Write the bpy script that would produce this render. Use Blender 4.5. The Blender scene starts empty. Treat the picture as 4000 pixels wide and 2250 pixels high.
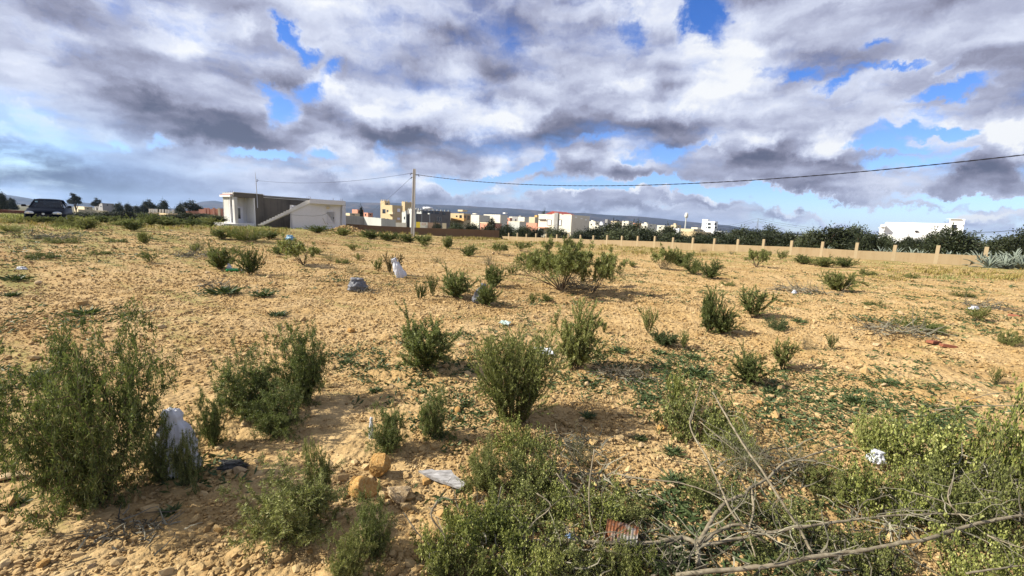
import bpy, math, random
import numpy as np
from mathutils import Vector, Matrix, Euler

S = bpy.context.scene
C = S.collection
PI = math.pi

# ---------------------------------------------------------------- camera
EYE = 1.6
FPX, CX, CY = 1065.0, 1288.0, 724.5          # focal length and centre, in pixels of a 2576-wide picture
PITCH, ROLL = math.radians(8.7), math.radians(2.3)
cam_d = bpy.data.cameras.new("camera")
cam = bpy.data.objects.new("camera", cam_d)
C.objects.link(cam)
cam_d.sensor_width = 36.0
cam_d.lens = 36.0 * FPX / 2576.0
cam_d.clip_start, cam_d.clip_end = 0.05, 40000.0
cam_R = Matrix.Rotation(PI / 2 - PITCH, 3, 'X') @ Matrix.Rotation(ROLL, 3, 'Z')
cam.matrix_world = Matrix.Translation((0, 0, EYE)) @ cam_R.to_4x4()
S.camera = cam

# ---------------------------------------------------------------- exposure
S.view_settings.view_transform = 'Standard'
S.view_settings.look = 'None'
S.view_settings.exposure = 0.95
S.view_settings.gamma = 1.0
S.view_settings.use_curve_mapping = False
S.cycles.max_bounces = 5
S.cycles.diffuse_bounces = 2
S.cycles.transparent_max_bounces = 12
S.cycles.volume_bounces = 0
S.cycles.use_denoising = True

# ---------------------------------------------------------------- sun
SUN_EL = math.radians(36)
SUN_TO = Vector((-math.cos(SUN_EL) * math.cos(math.radians(6)), -math.cos(SUN_EL) * math.sin(math.radians(6)), math.sin(SUN_EL)))
sun_d = bpy.data.lights.new("sun", 'SUN')
sun_d.energy = 5.0
sun_d.angle = math.radians(0.55)
sun_d.color = (1.0, 0.94, 0.84)
sun = bpy.data.objects.new("sun", sun_d)
sun.rotation_euler = SUN_TO.to_track_quat('Z', 'Y').to_euler()
C.objects.link(sun)

def ray(px, py):
    v = cam_R @ Vector(((px - CX) / FPX, -(py - CY) / FPX, -1.0))
    return v.normalized()

def lin(r, g, b):
    f = lambda c: (c / 255 / 12.92) if c <= 10 else ((c / 255 + 0.055) / 1.055) ** 2.4
    return (f(r), f(g), f(b))
# ---------------------------------------------------------------- world: clear sky with broken cumulus
STRENGTH = 0.1
world = bpy.data.worlds.new("World")
S.world = world
world.use_nodes = True
world.cycles.sampling_method = 'MANUAL'
world.cycles.sample_map_resolution = 512
nt = world.node_tree
nt.nodes.clear()
N, L = nt.nodes, nt.links
def node(t, **kw):
    n = N.new(t)
    for k, v in kw.items(): setattr(n, k, v)
    return n
def setin(n, i, v):
    if hasattr(v, 'is_output'): L.new(v, n.inputs[i])
    else: n.inputs[i].default_value = v
def M(op, a, b=0.0, c=0.0, clamp=False):
    n = node('ShaderNodeMath', operation=op); n.use_clamp = clamp
    setin(n, 0, a); setin(n, 1, b)
    if op in ('MULTIPLY_ADD', 'SMOOTH_MIN'): setin(n, 2, c)
    return n.outputs[0]
def VM(op, a, b=(0, 0, 0), s=None):
    n = node('ShaderNodeVectorMath', operation=op); setin(n, 0, a)
    if op != 'SCALE': setin(n, 1, b)
    else: setin(n, 3, s)
    return n.outputs['Vector'] if op != 'DOT_PRODUCT' else n.outputs['Value']
def SS(x, lo, hi, a=0.0, b=1.0):
    n = node('ShaderNodeMapRange', interpolation_type='SMOOTHSTEP')
    setin(n, 0, x)
    for i, v in enumerate((lo, hi, a, b)): setin(n, i + 1, v)
    return n.outputs[0]
def NZ(vec, scale, detail=4.0, rough=0.5, dist=0.0, color=False, lac=2.0):
    n = node('ShaderNodeTexNoise'); setin(n, 'Vector', vec)
    n.inputs['Scale'].default_value = scale; n.inputs['Detail'].default_value = detail
    n.inputs['Roughness'].default_value = rough; n.inputs['Distortion'].default_value = dist
    n.inputs['Lacunarity'].default_value = lac
    return n.outputs['Color'] if color else n.outputs['Fac']
def MIXC(f, a, b):
    n = node('ShaderNodeMix', data_type='RGBA'); setin(n, 0, f); setin(n, 6, a); setin(n, 7, b)
    return n.outputs[2]
def blob(vec, px, py, rx, ry, deg=0.0):
    """smooth 0..1 bump of the sky direction, centred where pixel (px, py) looks"""
    d0 = ray(px, py)
    a = math.radians(deg)
    ex = (ray(px + 8 * math.cos(a), py - 8 * math.sin(a)) - ray(px - 8 * math.cos(a), py + 8 * math.sin(a))) / 16
    ey = (ray(px - 8 * math.sin(a), py - 8 * math.cos(a)) - ray(px + 8 * math.sin(a), py + 8 * math.cos(a))) / 16
    sx, sy = ex.length * rx, ey.length * ry
    X = ex.normalized(); Z = d0.copy(); X = (X - Z * X.dot(Z)).normalized(); Y = Z.cross(X)
    rot = Matrix((X, Y, Z)).transposed().to_euler()
    m = node('ShaderNodeMapping', vector_type='TEXTURE')
    setin(m, 0, vec)
    m.inputs['Location'].default_value = d0
    m.inputs['Rotation'].default_value = rot
    m.inputs['Scale'].default_value = (sx * 1.25, sy * 1.25, 0.9)
    g = node('ShaderNodeTexGradient', gradient_type='QUADRATIC_SPHERE')
    L.new(m.outputs[0], g.inputs[0])
    g.gradient_type = 'SPHERICAL'
    return SS(g.outputs['Fac'], 0.0, 0.95)
def total(vec, items, k=1.0):
    acc = None
    for (px, py, rx, ry, deg, w) in items:
        b = blob(vec, px, py, rx, ry, deg)
        acc = M('MULTIPLY', b, w * k) if acc is None else M('MULTIPLY_ADD', b, w * k, acc)
    return acc

tc = node('ShaderNodeTexCoord')
D = tc.outputs['Generated']
sep = node('ShaderNodeSeparateXYZ'); L.new(D, sep.inputs[0])
el = sep.outputs[2]
# a flat cloud deck seen in perspective: stretch of the noise towards the horizon
zc = M('MAXIMUM', M('ADD', el, 0.16), 0.05)
comb = node('ShaderNodeCombineXYZ')
L.new(M('DIVIDE', sep.outputs[0], zc), comb.inputs[0]); L.new(M('DIVIDE', sep.outputs[1], zc), comb.inputs[1])
comb.inputs[2].default_value = 0.0
deck = comb.outputs[0]
# warp of the direction so that every edge billows
w1 = VM('SUBTRACT', NZ(D, 3.2, 4, 0.55, color=True), (0.5, 0.5, 0.5))
w2 = VM('SUBTRACT', NZ(D, 15.0, 6, 0.70, color=True), (0.5, 0.5, 0.5))
DW = VM('ADD', VM('ADD', D, VM('SCALE', w1, s=0.13)), VM('SCALE', w2, s=0.085))

HOLES = [  # blue gaps
 (1765, 15, 75, 70, -20, .95), (1590, 75, 34, 55, 0, .35), (1800, 85, 40, 30, 40, .35),
 (742, 92, 26, 78, 28, .62), (720, 70, 26, 30, 0, .4), (785, 140, 26, 34, 20, .5), (840, 185, 40, 30, -20, .6), (790, 225, 50, 40, 30, .7), (700, 268, 56, 52, 0, .85), (665, 205, 46, 26, -20, .6), (750, 215, 40, 30, 0, .4),
 (415, 352, 55, 22, -12, .5), (660, 398, 110, 16, -2, .95), (830, 408, 60, 22, 0, .7),
 (290, 340, 40, 20, -20, .35),
 (2010, 200, 60, 20, 12, .6), (2080, 222, 50, 18, 12, .55), (2180, 120, 46, 18, 14, .45), (2270, 158, 110, 14, 14, .55), (2400, 160, 70, 14, 25, .4), (2150, 185, 60, 10, 10, .35), (1960, 180, 60, 26, 0, .25),
 (2395, 228, 100, 34, 8, .95), (2310, 262, 90, 20, 12, .5), (2280, 335, 150, 22, 8, .75), (2390, 335, 110, 20, 4, .8), (2210, 375, 130, 18, 2, .75), (2250, 415, 110, 22, 4, .6), (2400, 385, 90, 16, 6, .35),
 (1385, 395, 24, 40, 20, .55), (1500, 350, 90, 12, 5, .3), (1590, 405, 50, 22, 0, .45), (1690, 400, 70, 26, 0, .85), (1310, 430, 90, 18, 8, .85),
 (1160, 450, 130, 26, 4, .95), (1500, 478, 330, 20, 0, .9), (1900, 500, 420, 24, -3, .95), (2300, 530, 330, 26, -4, .9), (2500, 500, 160, 22, -4, .8),
 (1000, 395, 60, 20, -20, .35), (1800, 385, 60, 14, 0, .5),
 (2100, 560, 260, 12, -3, .5), (1700, 528, 200, 10, -2, .3), (2350, 490, 260, 14, -4, .5), (2150, 505, 200, 14, -4, .5), (1750, 478, 200, 12, -4, .5), (1650, 462, 60, 12, 0, .3), (2300, 300, 120, 16, 10, .35), (1330, 460, 160, 12, 4, .4),
]
FILL = [  # solid masses on top of the gaps
 (1950, 395, 90, 60, 0, .75), (2060, 400, 90, 70, 0, .85), (2000, 450, 200, 36, -3, .9),
 (1460, 400, 75, 45, 0, .8), (1560, 435, 150, 26, -6, .7), (2480, 400, 110, 110, 10, .9), (2540, 320, 60, 60, 0, .7), (2430, 460, 130, 30, 0, .7),
 (1255, 475, 70, 20, 0, .7), (1440, 497, 70, 14, 0, .7), (1590, 500, 60, 14, 0, .7), (1700, 510, 70, 16, 0, .8), (1810, 518, 60, 14, 0, .8), (1990, 532, 70, 14, 0, .8), (2100, 540, 60, 12, 0, .8), (2200, 545, 60, 12, 0, .7), (2470, 540, 140, 26, 8, .9),
 (1090, 470, 60, 45, 0, .8), (1130, 490, 90, 30, 0, .6), (1400, 525, 500, 22, -3, .7), (800, 350, 70, 40, -10, .4), (900, 385, 70, 44, 0, .6),
]
TONE = [  # light (+) and dark (-) parts of the masses
 (520, 300, 420, 110, -22, -.30), (600, 350, 220, 34, -14, -.22), (330, 230, 330, 80, -20, -.16), (120, 410, 220, 70, -6, -.62), (40, 430, 150, 60, 0, -.20), (350, 450, 200, 40, -4, -.14),
 (90, 300, 130, 40, -22, .50), (50, 345, 130, 20, -6, .35), (180, 360, 90, 22, -22, .15), (470, 80, 130, 90, -35, .30), (90, 120, 200, 120, 0, .12), (640, 50, 45, 45, -40, .35), (420, 150, 60, 60, -40, .18),
 (380, 395, 130, 40, -10, -.02), (300, 480, 420, 50, -6, -.22), (130, 470, 190, 60, 0, -.16),
 (1180, 90, 330, 110, 0, -.26), (1430, 150, 230, 80, -10, -.20), (1500, 60, 200, 80, 0, -.14), (900, 90, 130, 120, 0, .10),
 (1120, 210, 110, 70, 0, .32), (920, 260, 110, 60, 10, .32), (820, 240, 60, 60, 0, .32), (1240, 290, 160, 45, 10, .48), (1180, 330, 110, 30, 10, .20), (1380, 180, 90, 60, 0, .18), (1600, 230, 110, 90, -20, .20), (1350, 250, 120, 60, 0, .14),
 (1090, 370, 230, 50, -2, -.46), (1290, 330, 260, 60, 0, -.20), (1480, 290, 160, 70, -10, -.24), (1000, 340, 130, 45, 0, -.24), (850, 290, 120, 45, -20, -.36), (1040, 130, 200, 40, 0, -.06),
 (1820, 200, 150, 150, 30, .52), (1900, 120, 130, 110, 30, .36), (1700, 330, 190, 60, 0, -.28), (1650, 370, 130, 26, 0, -.12), (1760, 250, 60, 60, 0, .14), (2000, 100, 130, 60, 20, .12),
 (2450, 60, 190, 90, 10, -.04), (2100, 60, 130, 60, 20, .16), (2520, 170, 110, 60, 0, .10), (2150, 250, 240, 50, 12, .02),
 (1930, 370, 50, 34, 0, .55), (2090, 375, 60, 44, 0, .60), (2000, 440, 220, 36, -2, -.28), (2040, 470, 180, 18, -2, -.24),
 (1550, 445, 170, 26, -6, -.34), (1470, 385, 50, 40, 0, .28), (1420, 430, 60, 26, 0, .15), (1490, 372, 36, 28, 0, -.20),
 (2530, 330, 90, 60, 10, .80), (2420, 440, 170, 50, 6, -.30), (2560, 440, 110, 40, 0, -.22), (2400, 350, 50, 40, 0, .05),
 (1250, 395, 60, 40, 30, .42), (900, 385, 60, 36, 0, .26), (860, 405, 50, 22, 0, .10), (980, 410, 45, 20, 0, .22),
 (1040, 500, 230, 34, -4, -.36), (900, 500, 190, 26, -4, -.16), (1085, 462, 45, 30, 0, .24), (1245, 468, 40, 12, 0, .42), (1140, 486, 70, 18, 0, .10),
 (1440, 492, 40, 10, 0, .40), (1590, 497, 34, 10, 0, .45), (1670, 503, 40, 12, 0, .35), (1800, 511, 36, 11, 0, .45), (1990, 527, 40, 10, 0, .45), (2090, 537, 44, 9, 0, .40), (2200, 545, 60, 10, 0, .35), (2470, 538, 120, 18, 8, .55),
 (1400, 530, 320, 10, -2, -.14), (1750, 525, 170, 9, -2, -.14), (700, 445, 160, 26, -4, -.10), (560, 430, 160, 18, -6, .12), (850, 460, 60, 16, 0, .20),
]
def VOR(vec, scale, detail=3.0, rough=0.55):
    n = node('ShaderNodeTexVoronoi', feature='F1', voronoi_dimensions='3D'); setin(n, 'Vector', vec)
    n.inputs['Scale'].default_value = scale; n.inputs['Detail'].default_value = detail; n.inputs['Roughness'].default_value = rough
    return M('SUBTRACT', 1.0, n.outputs['Distance'])
# coordinates in which a puff near the horizon is as small as it should be
zq = M('MAXIMUM', M('ADD', el, 0.30), 0.10)
cq = node('ShaderNodeCombineXYZ'); L.new(M('DIVIDE', sep.outputs[0], zq), cq.inputs[0]); L.new(M('DIVIDE', sep.outputs[1], zq), cq.inputs[1]); L.new(M('MULTIPLY', el, 3.2), cq.inputs[2])
Q = VM('ADD', VM('ADD', cq.outputs[0], VM('SCALE', w1, s=0.30)), VM('SCALE', w2, s=0.16))
holes = total(DW, HOLES, 1.35)
fill = total(DW, FILL)
tone = total(DW, TONE, 0.92)
inframe = blob(D, 1288, 250, 1500, 640, 0)
nb = NZ(VM('ADD', deck, (3.1, 7.7, 0)), 0.55, 3, 0.5)
base = M('MULTIPLY_ADD', M('SUBTRACT', nb, 0.5), M('MULTIPLY_ADD', inframe, -2.6, 3.4), 0.80)
UPV = (-0.035, -0.01, 0.15)                  # towards the light, in puff coordinates
b1 = VOR(Q, 2.3, 2.0, 0.5)
b1s = VOR(VM('ADD', Q, UPV), 2.3, 2.0, 0.5)
nf = NZ(Q, 2.6, 8, 0.64)
nfs = NZ(VM('ADD', Q, (-0.02, 0, 0.07)), 2.6, 8, 0.64)
cov = M('ADD', base, fill)
cov = M('SUBTRACT', cov, holes)
cov = M('MULTIPLY_ADD', M('SUBTRACT', nf, 0.5), 1.75, cov)
cov = M('MULTIPLY_ADD', M('SUBTRACT', b1, 0.55), 0.45, cov)
alpha = SS(cov, -0.20, 0.66)
relief = M('SUBTRACT', b1, b1s)
rel2 = M('SUBTRACT', nf, nfs)
edge = SS(cov, 0.95, 0.45)
calm = SS(el, -0.02, 0.22, 0.30, 1.0)           # far clouds have less contrast
d_ = M('MULTIPLY', relief, 0.70)
d_ = M('MULTIPLY_ADD', rel2, 1.0, d_)
d_ = M('MULTIPLY_ADD', M('SUBTRACT', b1, 0.55), 0.12, d_)
t = M('ADD', tone, 0.525)
t = M('MULTIPLY_ADD', d_, calm, t)
t = M('MULTIPLY_ADD', edge, 0.17, t)
ramp = node('ShaderNodeValToRGB')
L.new(t, ramp.inputs[0])
cr = ramp.color_ramp
EXPO = 2 ** S.view_settings.exposure
def cl(r, g, b):
    c = lin(r, g, b); return (c[0] / EXPO, c[1] / EXPO, c[2] / EXPO, 1)
cr.elements[0].position = 0.0; cr.elements[0].color = cl(94, 98, 122)
cr.elements[1].position = 1.0; cr.elements[1].color = cl(250, 252, 255)
for p, c in ((.15, (118, 119, 142)), (.30, (145, 147, 170)), (.48, (174, 179, 204)), (.65, (202, 208, 230)), (.82, (224, 230, 248))):
    e = cr.elements.new(p); e.color = cl(*c)
# colder, bluer rain cloud low in the left
cold = blob(D, 60, 430, 760, 200, -4)
coldm = node('ShaderNodeMix', data_type='RGBA'); coldm.blend_type = 'MULTIPLY'
setin(coldm, 0, cold); setin(coldm, 6, ramp.outputs[0]); setin(coldm, 7, (0.56, 0.76, 0.96, 1))
cloud = VM('SCALE', coldm.outputs[2], s=1.0 / STRENGTH)
sky = node('ShaderNodeTexSky', sky_type='NISHITA')
sky.sun_disc = False
sky.sun_elevation = SUN_EL
sky.sun_rotation = math.atan2(SUN_TO.x, SUN_TO.y)
sky.air_density, sky.dust_density, sky.ozone_density = 1.0, 0.3, 2.5
skyc = VM('MULTIPLY', sky.outputs[0], MIXC(SS(el, 0.0, 0.42), (0.62, 0.72, 1.0, 1), (0.26, 0.50, 0.95, 1)))
mix = MIXC(alpha, skyc, cloud)
bg = node('ShaderNodeBackground'); L.new(mix, bg.inputs[0]); bg.inputs[1].default_value = STRENGTH
out = node('ShaderNodeOutputWorld'); L.new(bg.outputs[0], out.inputs[0])
# ---------------------------------------------------------------- helpers
RS = np.random.RandomState(11)
random.seed(5)

def perlin(x, y, seed=0):
    xi, yi = np.floor(x).astype(np.int64), np.floor(y).astype(np.int64)
    xf, yf = x - xi, y - yi
    u, v = xf * xf * xf * (xf * (xf * 6 - 15) + 10), yf * yf * yf * (yf * (yf * 6 - 15) + 10)
    def g(ix, iy, dx, dy):
        h = (ix * 374761393 + iy * 668265263 + seed * 1442695041) & 0xffffffff
        h = ((h ^ (h >> 13)) * 1274126177) & 0xffffffff
        a = (h & 0xffff) / 65536.0 * 2 * np.pi
        return np.cos(a) * dx + np.sin(a) * dy
    n00, n10 = g(xi, yi, xf, yf), g(xi + 1, yi, xf - 1, yf)
    n01, n11 = g(xi, yi + 1, xf, yf - 1), g(xi + 1, yi + 1, xf - 1, yf - 1)
    return (n00 * (1 - u) + n10 * u) * (1 - v) + (n01 * (1 - u) + n11 * u) * v

# terrain: heights known at a few spots, blended smoothly in (log distance, bearing)
CTRL = [(0, .8, 0), (0, 3, 0), (-1, 3, 0), (1, 3, 0), (-1, 8, .03), (0, 8, 0), (1, 8, 0), (-1, 14, .25), (0, 15, 0), (1, 15, -.03), (-.5, 15, .05), (.5, 15, -.03),
 (-1.09, 26, .66), (-.9, 25, .50), (-1.3, 25, .7), (-.7, 30, .30), (-.65, 46, .16), (-.55, 46, .12), (-.45, 46, .08), (-.23, 40, .1), (-.35, 40, .1), (0, 30, -.05), (.25, 30, -.15),
 (.5, 30, -.15), (.8, 30, -.15), (1.1, 31, -.15), (0, 45, -.35), (.3, 52, -.72), (.1, 66, -1.1), (0, 76, -1.33), (.63, 41, -.42), (.97, 33, -.14), (-.385, 60, -.7), (-.2, 68, -1.1),
 (-.6, 70, -.3), (-1, 50, .35), (-1.2, 70, .2), (-.9, 90, .0), (-.6, 110, -1.2), (-.3, 110, -3.0), (0, 110, -3.2), (.3, 100, -2.6), (.6, 80, -1.3), (1, 60, -.5), (1.3, 50, -.3), (1, 100, -1.0),
 (-1, 180, -1.5), (-.3, 200, -4), (.3, 200, -4), (1, 200, -3), (0, 400, -5), (-1, 400, -4), (1, 400, -4), (0, 1200, -6), (-1, 1200, -6), (1, 1200, -6), (0, 6000, -8), (-1, 6000, -8), (1, 6000, -8)]
_c = np.array(CTRL, float)
_cx, _cy = _c[:, 0] * _c[:, 1], _c[:, 1]
_cl, _ca = np.log(np.hypot(_cx, _cy)), np.arctan2(_cx, _cy)
FUR = math.radians(-34)     # bearing of the plough furrows
def g_exact(x, y):
    x, y = np.atleast_1d(np.asarray(x, float)), np.atleast_1d(np.asarray(y, float))
    sh = x.shape; x = x.ravel(); y = y.ravel()
    l, a = np.log(np.maximum(np.hypot(x, y), .8)), np.arctan2(x, y)
    num, den = np.zeros(len(x)), np.zeros(len(x)) + 1e-12
    for cl_, ca_, cz in zip(_cl, _ca, _c[:, 2]):
        da = np.abs(a - ca_); da = np.minimum(da, 2 * np.pi - da)
        w = np.exp(-((l - cl_) / .24) ** 2 - (da / .22) ** 2) + 1e-7 / (1 + (l - cl_) ** 2 * 40 + da ** 2 * 10) ** 2
        num += w * cz; den += w
    return (num / den).reshape(sh)
_LG = np.linspace(math.log(.7), math.log(12000), 260); _AG = np.linspace(-np.pi, np.pi, 361)
_T = g_exact(np.exp(_LG)[:, None] * np.sin(_AG)[None], np.exp(_LG)[:, None] * np.cos(_AG)[None])
def g_smooth(x, y):
    x, y = np.asarray(x, float), np.asarray(y, float); sh = np.broadcast(x, y).shape
    l = (np.log(np.maximum(np.hypot(x, y), .71)) - _LG[0]) / (_LG[1] - _LG[0]); a = (np.arctan2(x, y) + np.pi) / (_AG[1] - _AG[0])
    i = np.clip(l.astype(int) if sh else int(l), 0, 258); j = np.clip(a.astype(int) if sh else int(a), 0, 359); f, g = np.clip(l - i, 0, 1), a - j
    return (_T[i, j] * (1 - f) + _T[i + 1, j] * f) * (1 - g) + (_T[i, j + 1] * (1 - f) + _T[i + 1, j + 1] * f) * g
def g_mid(x, y):
    x, y = np.asarray(x, float), np.asarray(y, float)
    r = np.hypot(x, y)
    amp = np.clip(1.2 - r / 200, .2, 1)
    z = perlin(x * .35, y * .35, 3) * .07 + perlin(x * 1.1, y * 1.1, 4) * .035
    c, s = math.cos(FUR), math.sin(FUR)
    q = -x * s + y * c + perlin(x * .1, y * .1, 9) * 1.2
    fur = np.sin(q * 2 * np.pi / 1.1) * .042
    m = np.clip((x + 2) / 5, 0, 1) * np.clip((r - 3) / 3, 0, 1) * np.clip((75 - r) / 20, 0, 1)
    return z * amp + fur * m
def ground_z(x, y):
    x, y = np.array([x], float), np.array([y], float); return float((g_smooth(x, y) + g_mid(x, y))[0])
TS = np.geomspace(0.8, 400, 260)
def at(px, py, off=0.0):
    """where the line of sight of a pixel meets the ground (plus off)"""
    d = ray(px, py)
    lo = 1.0; t = 1.0
    ts = TS
    zs = g_smooth(d.x * ts, d.y * ts) + g_mid(d.x * ts, d.y * ts) + off
    below = (EYE + d.z * ts) < zs
    i = int(np.argmax(below)) if below.any() else len(ts) - 1
    a, b = ts[max(i - 1, 0)], ts[i]
    for _ in range(9):
        m = (a + b) / 2
        if EYE + d.z * m < ground_z(d.x * m, d.y * m) + off: b = m
        else: a = m
    t = (a + b) / 2
    return Vector((d.x * t, d.y * t, EYE + d.z * t))
def at_depth(px, py, Y):
    d = ray(px, py); t = Y / d.y
    return Vector((d.x * t, Y, EYE + d.z * t))

class MB:
    def __init__(self): self.v, self.q, self.t, self.n, self.a, self.qm, self.tm = [], [], [], 0, [], [], []
    def add(self, v, quads=None, tris=None, var=0.5, mat=0):
        v = np.asarray(v, np.float32).reshape(-1, 3)
        if quads is not None and len(quads):
            q = np.asarray(quads, np.int32).reshape(-1, 4) + self.n; self.q.append(q); self.qm.append(np.full(len(q), mat, np.int32))
        if tris is not None and len(tris):
            t = np.asarray(tris, np.int32).reshape(-1, 3) + self.n; self.t.append(t); self.tm.append(np.full(len(t), mat, np.int32))
        self.a.append(np.broadcast_to(np.asarray(var, np.float32), (len(v),)).copy())
        self.v.append(v); self.n += len(v)
    def box(self, c, s, rot=0.0, mat=0, var=.5, top=1.0):
        """box centred at c with full size s, turned by rot about z"""
        x, y, z = s[0] / 2, s[1] / 2, s[2] / 2
        p = np.array([(-x, -y, -z), (x, -y, -z), (x, y, -z), (-x, y, -z), (-x * top, -y * top, z), (x * top, -y * top, z), (x * top, y * top, z), (-x * top, y * top, z)], float)
        cr_, sr = math.cos(rot), math.sin(rot)
        p = np.stack([p[:, 0] * cr_ - p[:, 1] * sr, p[:, 0] * sr + p[:, 1] * cr_, p[:, 2]], 1) + np.array(c)
        self.add(p, quads=[(0, 3, 2, 1), (4, 5, 6, 7), (0, 1, 5, 4), (1, 2, 6, 5), (2, 3, 7, 6), (3, 0, 4, 7)], mat=mat, var=var)
    def tube(self, pts, rad, sides=5, mat=0, var=.5, cap=True):
        pts = np.asarray(pts, float); n = len(pts)
        rad = np.broadcast_to(np.asarray(rad, float), (n,))
        tan = np.gradient(pts, axis=0); tan /= np.linalg.norm(tan, axis=1)[:, None] + 1e-9
        ref = np.array([0, 0, 1.0]) if abs(tan[0][2]) < .9 else np.array([1.0, 0, 0])
        a = np.cross(tan, ref); a /= np.linalg.norm(a, axis=1)[:, None] + 1e-9
        b = np.cross(tan, a)
        th = np.arange(sides) * 2 * np.pi / sides
        ring = pts[:, None, :] + rad[:, None, None] * (np.cos(th)[None, :, None] * a[:, None, :] + np.sin(th)[None, :, None] * b[:, None, :])
        i = np.arange(n - 1)[:, None] * sides; j = np.arange(sides)[None, :]; k = (j + 1) % sides
        q = np.stack([i + j, i + k, i + sides + k, i + sides + j], -1).reshape(-1, 4)
        tr = []
        if cap:
            tr = [(0, s + 1, s) for s in range(1, sides - 1)] + [((n - 1) * sides, (n - 1) * sides + s, (n - 1) * sides + s + 1) for s in range(1, sides - 1)]
        self.add(ring.reshape(-1, 3), quads=q, tris=tr, mat=mat, var=var)
    def mesh(self, name, mats, smooth=False):
        me = bpy.data.meshes.new(name)
        V = np.concatenate(self.v) if self.v else np.zeros((0, 3), np.float32)
        T = np.concatenate(self.t) if self.t else np.zeros((0, 3), np.int32)
        Q = np.concatenate(self.q) if self.q else np.zeros((0, 4), np.int32)
        me.vertices.add(len(V)); me.vertices.foreach_set('co', V.ravel())
        me.loops.add(len(T) * 3 + len(Q) * 4)
        me.loops.foreach_set('vertex_index', np.concatenate([T.ravel(), Q.ravel()]).astype(np.int32))
        me.polygons.add(len(T) + len(Q))
        ls = np.concatenate([np.arange(len(T)) * 3, len(T) * 3 + np.arange(len(Q)) * 4]).astype(np.int32)
        me.polygons.foreach_set('loop_start', ls)
        mi = np.concatenate(self.tm + self.qm) if (self.tm or self.qm) else np.zeros(0, np.int32)
        for m in (mats if isinstance(mats, (list, tuple)) else [mats]): me.materials.append(m)
        me.polygons.foreach_set('material_index', mi)
        me.polygons.foreach_set('use_smooth', np.full(len(T) + len(Q), smooth))
        at_ = me.attributes.new('var', 'FLOAT', 'POINT')
        at_.data.foreach_set('value', np.concatenate(self.a) if self.a else np.zeros(0, np.float32))
        me.update(calc_edges=True); me.validate()
        return me
    def obj(self, name, mats, parent=None, smooth=False, loc=None):
        return link(name, self.mesh(name, mats, smooth), parent, loc)

def link(name, data, parent=None, loc=None, rot=None, scale=None):
    o = bpy.data.objects.new(name, data); C.objects.link(o)
    if parent: o.parent = parent
    if loc is not None: o.location = loc
    if rot is not None: o.rotation_euler = rot
    if scale is not None: o.scale = scale
    return o
def tag(o, label, cat, group=None):
    o['label'] = label; o['category'] = cat
    if group: o['group'] = group
    return o
def thing(name, label, cat, loc=(0, 0, 0), rz=0.0, group=None):
    o = link(name, None, None, loc, (0, 0, rz)); o.empty_display_size = .1
    return tag(o, label, cat, group)
def struct(o, kind='structure'): o['kind'] = kind; return o

# ---------------------------------------------------------------- materials
def mat(name, build):
    m = bpy.data.materials.new(name); m.use_nodes = True
    t = m.node_tree; t.nodes.clear()
    build(t); return m
class G:                                     # tiny graph writer
    def __init__(s, t): s.t = t
    def n(s, ty, ins=None, **kw):
        n = s.t.nodes.new(ty)
        for k, v in kw.items(): setattr(n, k, v)
        for k, v in (ins or {}).items():
            if hasattr(v, 'is_output'): s.t.links.new(v, n.inputs[k])
            else: n.inputs[k].default_value = v
        return n
    def noise(s, vec, sc, det=3, rough=.5, dist=0): return s.n('ShaderNodeTexNoise', {'Vector': vec, 'Scale': sc, 'Detail': det, 'Roughness': rough, 'Distortion': dist}).outputs['Fac']
    def ramp(s, f, stops):
        r = s.n('ShaderNodeValToRGB', {0: f}); e = r.color_ramp.elements
        e[0].position, e[0].color = stops[0][0], (*stops[0][1], 1)
        e[1].position, e[1].color = stops[-1][0], (*stops[-1][1], 1)
        for p, c in stops[1:-1]: x = e.new(p); x.color = (*c, 1)
        return r.outputs[0]
    def mix(s, f, a, b, bt='MIX'):
        a = (*a, 1) if isinstance(a, tuple) and len(a) == 3 else a; b = (*b, 1) if isinstance(b, tuple) and len(b) == 3 else b
        return s.n('ShaderNodeMix', {0: f, 6: a, 7: b}, data_type='RGBA', blend_type=bt).outputs[2]
    def m(s, op, a, b=0.0, c=0.0):
        d = {0: a, 1: b}
        if op in ('MULTIPLY_ADD',): d[2] = c
        return s.n('ShaderNodeMath', d, operation=op).outputs[0]
    def ss(s, x, lo, hi, a=0.0, b=1.0): return s.n('ShaderNodeMapRange', {0: x, 1: lo, 2: hi, 3: a, 4: b}, interpolation_type='SMOOTHSTEP').outputs[0]
    def obj(s): return s.n('ShaderNodeTexCoord').outputs['Object']
    def pos(s): return s.n('ShaderNodeNewGeometry').outputs['Position']
    def var(s): return s.n('ShaderNodeAttribute', attribute_name='var').outputs['Fac']
    def rnd(s): return s.n('ShaderNodeObjectInfo').outputs['Random']
    def bsdf(s, col, rough=.8, bump=None, bstr=.3, bdist=.02, metal=0.0, spec=.3, **kw):
        d = {'Base Color': (*col, 1) if isinstance(col, tuple) and len(col) == 3 else col, 'Roughness': rough, 'Metallic': metal, 'Specular IOR Level': spec}; d.update(kw)
        if bump is not None: d['Normal'] = s.n('ShaderNodeBump', {'Height': bump, 'Strength': bstr, 'Distance': bdist}).outputs[0]
        b = s.n('ShaderNodeBsdfPrincipled', d)
        return b.outputs[0]
    def out(s, sh): s.n('ShaderNodeOutputMaterial', {0: sh})

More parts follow.
